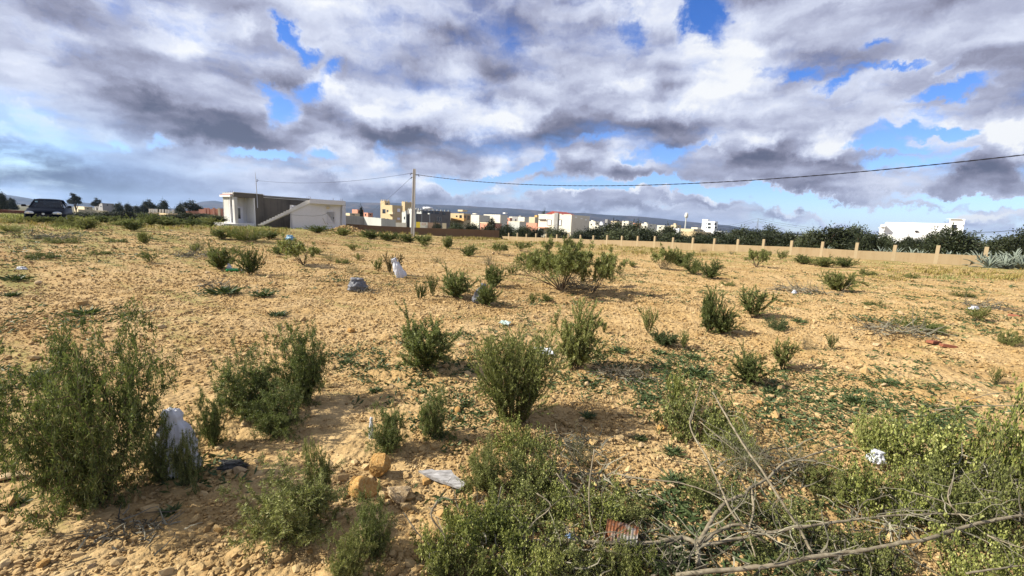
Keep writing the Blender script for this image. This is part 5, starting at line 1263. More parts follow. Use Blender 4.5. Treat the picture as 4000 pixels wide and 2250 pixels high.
 (2210, 1290, 1140, 260, 'tangle', Y_L, 'yellow-green thicket below the white ball of litter'),
 (2440, 1360, 1180, 300, 'tangle', O_, 'dense olive thicket behind the long dead branches, bottom right'),
 (2190, 1430, 1320, 260, 'tangle', O_, 'thicket at the bottom edge below the long dead branches'),
 (2480, 1500, 1330, 320, 'tangle', Y_L, 'thicket in the bottom right corner'),
 (1600, 1425, 1345, 120, 'tangle', Y_L, 'yellow-green sprigs growing over the rusty can'),
 (1540, 1440, 1350, 110, 'tangle', O_, 'olive sprigs left of the rusty can at the bottom edge'),
 (1800, 1270, 1180, 200, 'tangle', O_, 'leafy patch under the two straight bare stems'),
 (2010, 1340, 1250, 220, 'tangle', O_, 'leafy patch between the forked dead branch and the long dead branches'),
 (1950, 1440, 1380, 200, 'tangle', O_, 'leafy patch at the bottom edge below the long dead branches'),
 (1560, 1290, 1225, 170, 'tangle', O_, 'low leafy plant at the right end of the thicket above the rusty can'),
 (1300, 1300, 1190, 240, 'tangle', O_, 'broad leafy thicket right of the grey board, lower part'),
 (1190, 1330, 1235, 170, 'tangle', Y_L, 'yellow-green leafy plant below the grey board'),
 (1330, 1450, 1330, 200, 'tangle', Y_L, 'yellow-green plant at the bottom edge left of the blue and white packet'),
 (1290, 1130, 1040, 130, 'tangle', Y_L, 'yellow-green leafy skirt at the foot of the tall feathery shrub'),
 (1830, 1130, 1040, 140, 'tangle', Y_L, 'small yellow-green plant under the long dead diagonal branch'),
 (2080, 1240, 1150, 160, 'lowtangle', O_, 'low olive plant between the forked dead branch and the right-hand thicket'),
 (2350, 1270, 1130, 240, 'tangle', O_, 'olive thicket between the two long dead branches and the sand'),
 (2560, 1330, 1120, 220, 'tangle', O_, 'olive thicket cut by the right edge'),
 (1160, 1470, 1380, 200, 'lowtangle', O_, 'dark low plant cut by the bottom edge below the ochre rocks'),
 (880, 1470, 1350, 140, 'near2', O_, 'dry-tipped spiny plant cut by the bottom edge'),
 (1690, 1445, 1370, 120, 'lowtangle', W_, 'low dark weed at the bottom edge right of the rusty can'),
]
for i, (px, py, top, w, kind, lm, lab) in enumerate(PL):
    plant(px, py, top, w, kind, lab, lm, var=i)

for i, (px, dep, top, w, kind, lm, lab) in enumerate(((88, 23.0, 540, 46, 'brush', O_, 'low bush hiding the left front wheel of the dark car'), (128, 23.5, 544, 56, 'brush', D_, 'low bush hiding the middle of the bumper of the dark car'), (172, 23.0, 541, 50, 'brush', O_, 'low bush hiding the right front wheel of the dark car'),
 (40, 22.0, 540, 60, 'lowtangle', O_, 'low spreading bush left of the dark car'), (265, 30, 541, 80, 'brush', D_, 'bush behind and right of the olive bush beside the car'), (300, 26, 545, 60, 'lowtangle', O_, 'low spreading bush between car and the pair of dark bushes'), (480, 33, 545, 80, 'brush', D_, 'dark bush left of the white building, near the field edge'), (525, 36, 546, 60, 'brush', O_, 'olive bush touching the left step of the white building'), (420, 30, 544, 70, 'brush', D_, 'dark bush behind the thin flat-topped shrub'))):
    plant(px, 560, top, w, kind, lab, lm, var=i, depth=dep)
for i, (px, py, top, w, kind, lm, lab) in enumerate(((800, 640, 622, 34, 'brush2', O_, 'little sprig right of the small tree-like shrub'), (860, 662, 646, 40, 'lowtangle', O_, 'low green patch left of the wispy shrub above the grey bag'), (905, 655, 636, 30, 'brush2', O_, 'small sprig right of the wispy shrub above the grey bag'), (1100, 660, 640, 40, 'twiggy', O_, 'pale dry bush between the white bag and the small round bush'),
 (1285, 690, 668, 36, 'brush2', O_, 'small sprig left of the umbrella-shaped bush'), (1255, 640, 612, 60, 'open', O_, 'low leafy bush behind and left of the umbrella-shaped bush'), (1310, 632, 606, 60, 'open', O_, 'leafy bush behind the left half of the umbrella-shaped bush'), (700, 640, 618, 46, 'brush', D_, 'bush between the grassy bush and the small tree-like shrub'), (590, 640, 620, 40, 'brush2', O_, 'small sprig behind the pair of shrubs at the green bottle'), (1590, 672, 655, 30, 'brush2', O_, 'small sprig right of the umbrella-shaped bush'),
 (1840, 640, 626, 26, 'twiggy', BR, 'small reddish dry tuft at the foot of the wall'), (1770, 634, 622, 26, 'twiggy', BR, 'tiny brown tuft against the wall left of the reddish one'), (2180, 690, 672, 50, 'lowtangle', O_, 'low plant on the furrows right of the long low clump'), (2290, 700, 684, 40, 'lowtangle', O_, 'low plant on the furrows beneath the reddish brown dry bush'), (2420, 745, 728, 60, 'lowtangle', O_, 'low plant on the far right furrows'), (2200, 770, 752, 60, 'lowtangle', O_, 'low plant above the grey twigs of the low spreading shrub'),
 (1830, 720, 704, 40, 'lowtangle', O_, 'low plant between the wall shrubs and the loose upright shrub'), (250, 640, 624, 60, 'lowtangle', O_, 'low plant right of the dark green patch at the left'), (300, 610, 596, 60, 'lowtangle', O_, 'low plant left of the small yellow-green shrub'), (160, 610, 594, 90, 'lowtangle', O_, 'wide low plant above the dark green patch at the left'), (2395, 650, 640, 30, 'tuft', DG, 'dry tuft against the wall near its end'), (1070, 575 + 45, 606, 26, 'brush2', O_, 'tiny sprig before the bush right of the concrete pole'))):
    plant(px, py, top, w, kind, lab, lm, var=i)
# the scrub goes on beyond both sides of the picture
rs_o = np.random.RandomState(91)
for i in range(26):
    sgn = -1 if i % 2 else 1; d_o = 4 + rs_o.rand() ** 1.3 * 24; u_o = sgn * (1.42 + rs_o.rand() * 1.3); x_o, y_o = u_o * d_o, d_o
    z_o = ground_z(x_o, y_o); k_o = ('brush', 'brush2', 'lowtangle')[i % 3]; s_, l_, r_ = variants_of(k_o)[i % 3]; key = (k_o, i % 3)
    if key not in MESHES: MESHES[key] = (s_.mesh(k_o + '_stems', BARK), l_.mesh(k_o + '_leaves', L_DARK))
    o = thing('shrub', 'scrub shrub growing on the field outside the ' + ('left' if sgn < 0 else 'right') + ' side of the picture', 'shrub', (x_o, y_o, z_o), rs_o.rand() * 6, 'shrubs outside the picture'); h_o = .4 + rs_o.rand() * .4; o.scale = (h_o, h_o, h_o)
    link('stem', MESHES[key][0], o); f_ = link('foliage', MESHES[key][1], o); f_.material_slots[0].link = 'OBJECT'; f_.material_slots[0].material = (L_DARK, L_OLIVE)[i % 2]
# low rosette weeds: dark green leaf mats
def rosette(rs, n=34, ln=1.0):
    m = MB(); az = rs.rand(n) * 2 * np.pi; el_ = np.radians(8 + rs.rand(n) * 40)
    Dv = np.stack([np.cos(az) * np.cos(el_), np.sin(az) * np.cos(el_), np.sin(el_)], 1)
    P = np.zeros((n, 3)) + Dv * .08 + rs.randn(n, 3) * np.array([.25, .25, .02]) * ln
    P[:, 2] = np.abs(P[:, 2])
    leaves(m, P, Dv, ln * (.6 + rs.rand(n) * .5), .15, rs, .3 + rs.rand(n) * .5)
    return m
ROS = [rosette(np.random.RandomState(60 + k), 90).mesh('rosette', L_BLUE) for k in range(3)]
WEEDS = [(1690, 1140, 80, 'round dark green weed rosette in the sandy clearing'), (1700, 1215, 100, 'spiky dark green weed rosette just below the round one in the clearing'), (1610, 1105, 50, 'small weed rosette among stones, left of the round one'),
 (430, 1290, 70, 'weed rosette in the shadow right of the largest spiny shrub'), (35, 1270, 80, 'weed rosette at the left edge beside the pale slab of rock'), (1480, 1050, 60, 'weed rosette in the shadow of the tall feathery shrub'),
 (1105, 1100, 60, 'weed rosette below the small shrub above the grey board'), (565, 738, 90, 'flat dark weed mat on the gravel left of centre, with pale dry stalks'), (660, 745, 70, 'flat dark weed mat right of the one with dry stalks'),
 (210, 792, 90, 'flat weed mat above the largest spiny shrub'), (300, 776, 30, 'small weed tuft right of the flat weed mat'), (110, 948, 80, 'bluish weed mat at the left edge, level with the spiny shrub'),
 (880, 895, 40, 'weed rosette on the gravel left of the rounded shrub'), (945, 985, 50, 'weed rosette on the gravel above the ochre rocks'), (870, 915, 50, 'small weed rosette below the one left of the rounded shrub'),
 (1745, 902, 60, 'weed mat below the small sparse shrub'), (1660, 890, 50, 'weed mat below the low dark clump'), (1560, 885, 60, 'weed mat right of the tall yellowish shrub'), (1750, 940, 90, 'broad dark weed mat above the leafy spreading bush'),
 (1940, 990, 60, 'weed mat below the broad dark shrub'), (2150, 1010, 70, 'weed mat on the dark strip in the right sand'), (2230, 965, 50, 'small weed tuft on the right sand'), (2010, 810, 40, 'weed mat right of the low dark plant'), (700, 795, 60, 'flat weed mat on the open gravel'), (1440, 820, 40, 'weed mat above the tall yellowish shrub'),
 (40, 705, 70, 'weed mat at the left edge in the open sand'), (30, 745, 50, 'small weed mat below the one at the left edge')]
for i, (px, py, w, lab) in enumerate(WEEDS):
    b = at(px, py); s = w / FPX * b.y / 2.4
    o = link('weed_rosette', ROS[i % 3], None, b, (0, 0, RS.rand() * 6), (s, s, s * .8)); tag(o, lab, 'weed', 'low green weed rosettes')

# carpets of small weeds nobody could count
def carpet(name, label_pts, n, leafm, seed, lo=.03, hi=.07, spread=1.0, up=30):
    rs = np.random.RandomState(seed); m = MB()
    for (px, py, wx, wy, den) in label_pts:
        k = int(n * den)
        xs = px + rs.randn(k) * wx * .62; ys = py + rs.randn(k) * wy * .62
        P = np.array([at(a, max(b, 552 + (a - 1000) * .04)) for a, b in zip(xs, ys)])
        d = np.hypot(P[:, 0], P[:, 1])
        L = 10
        Q = np.repeat(P, L, 0); sc = np.repeat((lo + (hi - lo) * rs.rand(k)) * (1 + d * .05), L)
        az = rs.rand(k * L) * 2 * np.pi; e = np.radians(5 + rs.rand(k * L) * up)
        Dv = np.stack([np.cos(az) * np.cos(e), np.sin(az) * np.cos(e), np.sin(e)], 1)
        Q = Q + rs.randn(k * L, 3) * sc[:, None] * np.array([.7, .7, .02]); Q[:, 2] = np.repeat(P[:, 2], L) + .004
        leaves(m, Q, Dv, sc * (.6 + rs.rand(k * L) * .5), sc * .24, rs, .25 + rs.rand(k * L) * .55)
    return struct(m.obj(name, leafm), 'stuff')
carpet('weeds', [(1640, 985, 90, 50, 1.2), (1700, 960, 90, 40, 1), (1720, 905, 120, 26, .8), (1900, 960, 120, 30, .6), (2060, 970, 160, 40, 1), (2180, 1000, 160, 40, 1.1), (2290, 1040, 160, 50, 1.2), (2380, 1080, 150, 50, 1),
  (1500, 900, 130, 30, .9), (1460, 960, 110, 30, .5), (1200, 880, 130, 40, .9), (1170, 930, 100, 40, .7), (1100, 850, 80, 20, .3), (960, 930, 90, 50, .7), (900, 900, 80, 30, .4), (1060, 990, 120, 50, .6), (1150, 1060, 90, 50, .7), (1250, 840, 160, 20, .5),
  (2270, 800, 260, 20, .9), (2060, 770, 260, 16, .6), (2240, 745, 300, 16, .7), (2450, 790, 220, 20, .6), (2350, 720, 330, 14, .6), (2100, 705, 330, 10, .5), (2450, 830, 180, 20, .4), (2200, 900, 260, 60, .3), (2350, 930, 260, 60, .35), (1900, 740, 160, 16, .5),
  (1620, 690, 240, 14, .6), (1650, 740, 160, 14, .4), (1540, 700, 100, 16, .5), (1350, 800, 120, 14, .3), (900, 700, 160, 12, .35), (1000, 720, 200, 14, .4), (750, 690, 160, 10, .3), (620, 735, 160, 10, .4), (900, 610, 300, 10, .5), (700, 620, 300, 12, .6),
  (200, 610, 330, 20, .9), (120, 640, 240, 20, .8), (330, 640, 260, 16, .5), (100, 680, 240, 14, .3), (60, 590, 260, 10, .7), (300, 590, 300, 10, .6), (450, 600, 160, 10, .5), (200, 800, 160, 12, .3), (60, 820, 120, 20, .2), (60, 960, 90, 30, .4), (330, 790, 60, 8, .1), (150, 840, 260, 60, .2),
  (1500, 660, 300, 10, .5), (1800, 650, 240, 8, .4), (2150, 690, 300, 8, .4), (1420, 760, 160, 16, .5), (1950, 1030, 100, 40, .6), (2050, 1080, 120, 50, .7), (1900, 1300, 200, 80, 1.0), (1700, 1260, 120, 50, .6), (1600, 1380, 200, 60, .8), (2000, 1400, 200, 60, .8), (1380, 1230, 200, 80, .7), (500, 1180, 120, 40, .4)],
  88, L_BLUE, 5)
# pale dry grass in tufts along the far edge of the field and along the wall
def grassband(name, pts, n, leafm, seed, hgt=.4):
    rs = np.random.RandomState(seed); m = MB()
    for (px, py, wx, wy, den, hh) in pts:
        k = int(n * den)
        P0 = [at(px + rs.randn() * wx / 2, py + rs.randn() * wy / 2) for _ in range(max(2, int(k / 14)))]
        for p in P0:
            c = 14; az = rs.rand(c) * 2 * np.pi; e = np.radians(45 + rs.rand(c) * 42)
            Dv = np.stack([np.cos(az) * np.cos(e), np.sin(az) * np.cos(e), np.sin(e)], 1)
            Q = np.array(p)[None] + rs.randn(c, 3) * np.array([.13, .13, 0])
            leaves(m, Q, Dv, hgt * hh * (.6 + rs.rand(c) * .6), .012 + .0010 * p.y, rs, .15 + rs.rand(c) * .7)
    return struct(m.obj(name, leafm), 'stuff')
grassband('dry_grass', [(1060, 590, 120, 4, 1, .9), (1180, 602, 130, 3, 1.2, .8), (1260, 603, 90, 3, 1, .8), (1400, 612, 200, 3, 1.2, .7), (1560, 625, 120, 5, 1.2, .7), (1620, 636, 60, 4, .5, .6), (1500, 618, 130, 4, 1.2, .8), (1480, 640, 160, 5, .5, .6), (1760, 643, 120, 3, .5, .5),
  (2330, 680, 200, 6, 1.2, .5), (2440, 690, 160, 5, 1.0, .5), (2530, 700, 100, 8, 1.0, .6), (880, 590, 70, 5, .8, .6), (1020, 585, 50, 4, .8, .9), (640, 590, 110, 8, 1.1, 1.1), (60, 560, 200, 5, 1.2, .6), (250, 565, 200, 5, 1, .6), (470, 575, 140, 5, .8, .6), (2240, 700, 160, 8, .5, .3)], 420, L_DRY, 6)
grassband('field_grass', [(100, 551, 180, 5, 2.6, .8), (260, 555, 180, 5, 2.6, .8), (420, 559, 180, 5, 2.6, .8), (520, 562, 100, 5, 2.0, .8), (120, 546, 120, 2, 2.0, .9), (600, 575, 130, 6, 1.2, .7), (700, 580, 120, 5, 1, .6), (170, 575, 200, 6, .9, .4), (1300, 615, 160, 4, .8, .4), (1750, 640, 260, 4, .7, .35), (2100, 665, 260, 5, .6, .3), (2420, 700, 200, 10, .9, .35), (1250, 625, 200, 8, .6, .3), (930, 620, 300, 6, .6, .3), (1950, 660, 150, 4, .5, .3)], 420, L_OLIVE, 7)

# ---------------------------------------------------------------- dead twigs and branches
def twig_heap(px, py, w, hpx, label, n=90, seed=0):
    rs = np.random.RandomState(seed); b = at(px, py); W = w / FPX * b.y; H = hpx / FPX * b.y; m = MB()
    for _ in range(n):
        p = np.array([rs.randn() * W * .28, rs.randn() * W * .20, abs(rs.randn()) * H * .25]); az = rs.rand() * 6.28
        d = np.array([math.cos(az), math.sin(az), rs.rand() * .5 - .05]); l = W * (.15 + rs.rand() * .25); pts = []
        for k in range(6):
            pts.append(p.copy()); d = unit(d + rs.randn(3) * .25); p = p + d * l / 5; p[2] = max(p[2], .003)
        m.tube(pts, np.linspace(.004, .0015, 6) * (1 + b.y * .12), sides=3, cap=False, var=rs.rand())
    o = m.obj('dry_twigs', TWIG, loc=b); return tag(o, label, 'twigs')
twig_heap(1560, 950, 120, 40, 'low grey twig heap right of the sandy path', 110, 1)
twig_heap(2010, 735, 130, 24, 'grey dry twig heap left of the rounded olive shrub', 110, 2)
twig_heap(2250, 835, 170, 26, 'grey twigs lying left of the low dark spreading shrub', 110, 3)
twig_heap(120, 600, 110, 16, 'greyish dry twig patch in the left sand', 90, 4)
twig_heap(480, 645, 90, 14, 'greyish twig patch left of the green bottle', 80, 5)
twig_heap(540, 725, 90, 40, 'pale dry stalks beside the flat dark weed mat', 60, 6)
twig_heap(1455, 722, 130, 40, 'dry twigs lying under the large umbrella-shaped bush', 110, 7)
twig_heap(920, 735, 60, 20, 'dark dry twigs in front of the grey plastic bag', 50, 8)
twig_heap(2500, 775, 140, 16, 'grey twig patch near the right edge', 80, 9)
twig_heap(330, 1340, 210, 40, 'pale broken thorny twigs under the largest spiny shrub', 70, 10)
twig_heap(1440, 1130, 150, 60, 'grey twigs at the foot of the half-bare bush', 90, 11)

for i_, (px, py, w, hh, lab) in enumerate(((1250, 1340, 260, 90, 'fine pale twigs woven through the thicket below the grey board'), (1480, 1230, 240, 90, 'fine pale twigs woven through the thicket above the rusty can'), (1940, 1190, 260, 120, 'large tangle of fine grey twigs left of the right-hand thicket'), (2260, 1300, 300, 100, 'fine twigs woven through the right-hand thicket below the white litter'), (2450, 1230, 260, 110, 'fine twigs woven through the thicket at the right edge'), (1700, 1400, 260, 60, 'small broken twigs around the hub of the forked dead branch'), (2100, 1400, 300, 80, 'small twigs between the two longest dead branches'), (1400, 1420, 280, 60, 'dry twigs along the bottom edge below the rusty can'))):
    twig_heap(px, py, w, hh, lab, 85, 50 + i_)

def polybranch(m, pts, r0, r1, rs, sides=7, sub=6):
    r0 *= .78; r1 *= .78; P = np.array([list(p) for p in pts]); n = len(P)
    t = np.linspace(0, n - 1, (n - 1) * sub + 1); i0 = np.clip(np.floor(t).astype(int), 0, n - 2); f = (t - i0)[:, None]
    pm = np.vstack([2 * P[0] - P[1], P, 2 * P[-1] - P[-2]]); a, b, c, d = pm[i0], pm[i0 + 1], pm[i0 + 2], pm[i0 + 3]
    Q = .5 * ((2 * b) + (c - a) * f + (2 * a - 5 * b + 4 * c - d) * f ** 2 + (3 * b - a - 3 * c + d) * f ** 3)
    Q += rs.randn(*Q.shape) * r0 * .12
    rr = np.linspace(r0, r1, len(Q)) * (1 + rs.randn(len(Q)) * .07)
    m.tube(Q, rr, sides=sides, var=.5); return Q
def up(px, py, h):
    return at(px, py, h)
BRANCHES = [
 # name/label, main radius, [limbs: (r0, r1, [(px,py,height)...])], number of side twigs
 ('long pale dead branch rising to the right edge, lowest of the three', [(.0135, .009, [(1700, 1446, .05), (1868, 1430, .08), (1957, 1421, .10), (2063, 1399, .12), (2170, 1385, .15), (2262, 1366, .18), (2330, 1357, .2), (2408, 1330, .23), (2508, 1307, .26), (2600, 1290, .28)])], 34),
 ('long grey dead branch above the lowest one, ending in the right-hand thicket', [(.012, .005, [(1750, 1376, .05), (1868, 1353, .08), (1957, 1336, .11), (2045, 1321, .14), (2152, 1307, .18), (2259, 1296, .22), (2401, 1293, .24), (2450, 1302, .26)])], 30),
 ('forked dead branch with a thick hub right of the rusty can', [(.016, .005, [(1757, 1425, .03), (1757, 1371, .06), (1765, 1353, .08), (1793, 1304, .11), (1825, 1265, .14), (1871, 1243, .18), (1889, 1226, .2), (1932, 1204, .22), (1967, 1168, .26), (2020, 1151, .28), (2124, 1119, .3)]),
    (.015, .010, [(1760, 1371, .06), (1715, 1352, .07), (1644, 1367, .07), (1537, 1366, .06), (1423, 1359, .05), (1375, 1356, .04)]),
    (.011, .005, [(1715, 1352, .07), (1643, 1385, .05), (1586, 1398, .05), (1519, 1382, .07), (1455, 1353, .08), (1410, 1310, .1)]),
    (.010, .004, [(1889, 1226, .2), (1896, 1280, .14), (1885, 1340, .1), (1900, 1400, .06)]), (.012, .008, [(1740, 1400, .03), (1690, 1420, .03), (1640, 1450, .02)]),
    (.013, .006, [(1757, 1371, .06), (1800, 1340, .08), (1850, 1320, .1), (1905, 1330, .1), (1950, 1360, .1)])], 50),
 ('long straight bare stem crossing diagonally over the leafy spreading bush', [(.007, .009, [(1793, 987, .5), (1832, 1055, .44), (1875, 1126, .38), (1921, 1190, .3), (1967, 1264, .2), (2010, 1329, .12), (2045, 1396, .04)])], 12),
 ('second straight bare stem, left of and parallel to the diagonal one', [(.005, .009, [(1749, 1015, .42), (1736, 1072, .4), (1779, 1154, .32), (1814, 1229, .24), (1843, 1293, .17), (1890, 1340, .1), (1932, 1371, .05)]), (.004, .003, [(1738, 1065, .4), (1752, 1000, .45), (1765, 960, .48)]), (.004, .002, [(1760, 1060, .4), (1820, 1110, .34), (1880, 1160, .28)])], 10),
 ('thin arched dead twig over the spiky weed rosette', [(.006, .003, [(1544, 1190, .12), (1608, 1204, .15), (1708, 1215, .18), (1786, 1240, .18), (1843, 1275, .17), (1890, 1296, .15)])], 8),
 ('thin pale twigs crossing the bottom right corner', [(.006, .004, [(2430, 1442, .2), (2500, 1432, .22), (2590, 1420, .24)]), (.005, .003, [(2483, 1346, .3), (2530, 1365, .3), (2590, 1385, .3)]), (.005, .003, [(2300, 1240, .35), (2380, 1265, .33), (2430, 1310, .3)]), (.005, .003, [(2400, 1200, .4), (2385, 1250, .38), (2410, 1300, .3)])], 16),
 ('bare grey twigs at the right edge above the thicket', [(.006, .004, [(2351, 1032, .3), (2440, 1022, .35), (2600, 1020, .38)]), (.004, .003, [(2420, 1010, .35), (2500, 990, .4), (2600, 985, .42)])], 8),
 ('thin dead stem standing at the bottom left of the round-leaved thicket', [(.006, .003, [(1100, 1260, .3), (1085, 1300, .25), (1120, 1360, .15), (1075, 1440, .03)]), (.005, .003, [(1015, 1290, .2), (1050, 1340, .14), (1090, 1380, .1)])], 8),
 ('upright bare twig standing in the thicket above the rusty can', [(.005, .003, [(1495, 1130, .45), (1482, 1230, .3), (1490, 1330, .15), (1540, 1400, .05)]), (.004, .002, [(1400, 1190, .3), (1440, 1250, .2), (1435, 1290, .1)]), (.005, .003, [(1350, 1240, .25), (1385, 1275, .2), (1330, 1330, .1), (1310, 1440, .03)])], 14),
]
for bi, (lab, limbs, ntw) in enumerate(BRANCHES):
    rs = np.random.RandomState(300 + bi)
    org = up(*limbs[0][2][0]); o = thing('dead_branch', lab, 'branch', org)
    Qs = []
    for r0, r1, pts in limbs:
        m = MB(); W = [up(*p) - org for p in pts]
        Qs.append((polybranch(m, W, r0, r1, rs), r0)); m.obj('limb', DEAD, o, smooth=True)
    m = MB()
    for _ in range(ntw):
        Q, r0 = Qs[rs.randint(len(Qs))]; k = rs.randint(len(Q)); p = Q[k].copy(); d = unit(unit(Q[min(k + 1, len(Q) - 1)] - Q[max(k - 1, 0)]) * (.5 if rs.rand() < .6 else -.4) + rs.randn(3) * .6 + np.array([0, 0, .25]))
        l = .08 + rs.rand() * .22; pts = []
        for _k in range(8):
            pts.append(p.copy()); d = unit(d + rs.randn(3) * .22); p = p + d * l / 7
        m.tube(pts, np.linspace(r0 * .28, .0012, 8), sides=4, cap=False, var=rs.rand())
        if rs.rand() < .6:
            p = pts[4].copy(); d2 = unit(d + rs.randn(3) * .6); q = [p + d2 * l * .12 * z + rs.randn(3) * .003 for z in range(5)]
            m.tube(q, np.linspace(r0 * .16, .001, 5), sides=3, cap=False, var=rs.rand())
    m.obj('twig', TWIG, o)
# ---------------------------------------------------------------- rocks
def rock_mesh(seed, cuts=9, sub=3, rough=.07, squash=(1, .8, .62)):
    import bmesh
    rs = np.random.RandomState(seed); bm = bmesh.new(); bmesh.ops.create_icosphere(bm, subdivisions=sub, radius=1)
    V = np.array([v.co[:] for v in bm.verts])
    for _ in range(cuts):
        n = unit(rs.randn(3)); d = .42 + rs.rand() * .28; s = V @ n; V = V - np.maximum(s - d, 0)[:, None] * n * .92
    V += unit(V) * (perlin(V[:, 0] * 2.3 + seed, V[:, 1] * 2.3 + V[:, 2] * 1.7, seed) * rough + perlin(V[:, 0] * 7, V[:, 1] * 7 + V[:, 2] * 6, seed + 1) * rough * .5)[:, None]
    V *= np.array(squash)
    for v, c in zip(bm.verts, V): v.co = c
    me = bpy.data.meshes.new('rock'); bm.to_mesh(me); bm.free(); return me
def rock(px, py, wpx, label, seed, m=ROCK, squash=(1, .8, .62), rz=None, lift=.3, name='rock', group=None, cuts=9, tilt=0, sub=3):
    b = at(px, py); r = wpx / FPX * b.y / 2
    me = rock_mesh(seed, cuts, sub, squash=squash); me.materials.append(m)
    o = link(name, me, None, b + Vector((0, 0, r * lift)), (tilt, 0, seed * 1.7 if rz is None else rz), (r, r, r))
    return tag(o, label, 'rock', group)
rock(905, 1238, 124, 'big rounded ochre rock, lower left of the three-rock heap', 3, ROCK, (1, .85, .72), lift=.3, sub=4, cuts=14)
rock(957, 1196, 98, 'pointed orange rock resting at the top of the three-rock heap', 7, ROCK, (1, .62, .74), rz=.2, lift=.62, cuts=16, sub=4)
rock(1004, 1256, 112, 'pale blocky rock, lower right of the three-rock heap', 12, ROCKP, (1, .72, .60), rz=-.3, lift=.35, cuts=16, sub=4)
rock(604, 1188, 42, 'pale rounded stone beside the dark plastic scrap', 15, ROCKP)
rock(28, 1205, 84, 'pale flat slab of rock at the left edge', 18, ROCKP, (1, .5, .3), rz=.35)
rock(1072, 1216, 34, 'small ochre stone propping the left of the grey board', 21, ROCK)
rock(1128, 1226, 34, 'small stone under the lower edge of the grey board', 22, ROCK)
rock(1152, 1036, 32, 'ochre stone alone on the soil above the grey board', 23)
rock(665, 1180, 22, 'small pale stone right of the rounded one by the plastic scrap', 24, ROCKP)
rock(1662, 1080, 30, 'orange-pink stone at the edge of the sandy clearing', 25)
rock(1612, 1122, 24, 'pale stone below the small weed rosette in the clearing', 26, ROCKP)
rock(1478, 968, 20, 'white stone by the shadow of the tall yellowish shrub', 27, ROCKP)
rock(2225, 972, 22, 'pale round stone on the right sand', 28, ROCKP); rock(2340, 1010, 24, 'brown stone on the right sand near the thicket', 29)
rock(1150, 712, 26, 'pale stone between the white bag and the bushy shrub', 30, ROCKP); rock(1490, 705, 18, 'pale stone right of the umbrella-shaped bush', 31, ROCKP)
rock(520, 688, 16, 'pale stone left of the green bottle', 32, ROCKP); rock(95, 715, 22, 'pale stone at the left among the weed mats', 33, ROCKP)
rock(1462, 1056, 22, 'stone at the edge of the shadow on the sandy path', 34, ROCKP); rock(548, 1340, 30, 'ochre stone at the bottom left below the big shrub', 35)
rock(110, 1425, 40, 'large ochre stone at the bottom left corner', 36, ROCK); rock(230, 1425, 26, 'pale stone right of the one in the bottom left corner', 37, ROCKP)
rock(1432, 1310, 34, 'yellowish round stone in the round-leaved thicket', 38, ROCKP, (1, .9, .8)); rock(1690, 1225, 26, 'pale stone by the spiky weed rosette', 39, ROCKP)
rock(2445, 1010, 26, 'stone behind the right-hand thicket', 40); rock(1240, 640, 14, 'pale stone left of the umbrella-shaped bush', 41, ROCKP)
rock(780, 1390, 26, 'ochre stone under the sprawling olive shrub', 42); rock(1910, 1015, 26, 'ochre stone above the grey dry bush', 43)
rock(1160, 870, 24, 'pale stone left of the feathery shrub', 44, ROCKP); rock(1185, 905, 22, 'stone below the shadow of the rounded shrub', 45)
rock(2205, 870, 24, 'flat stone on the right gravel', 46, ROCKP); rock(2265, 790, 18, 'stone left of the low spreading shrub', 47, ROCKP)
rock(885, 835, 26, 'reddish stone on the open gravel', 48); rock(745, 915, 24, 'brown stone above the needle-leaved pair', 49)

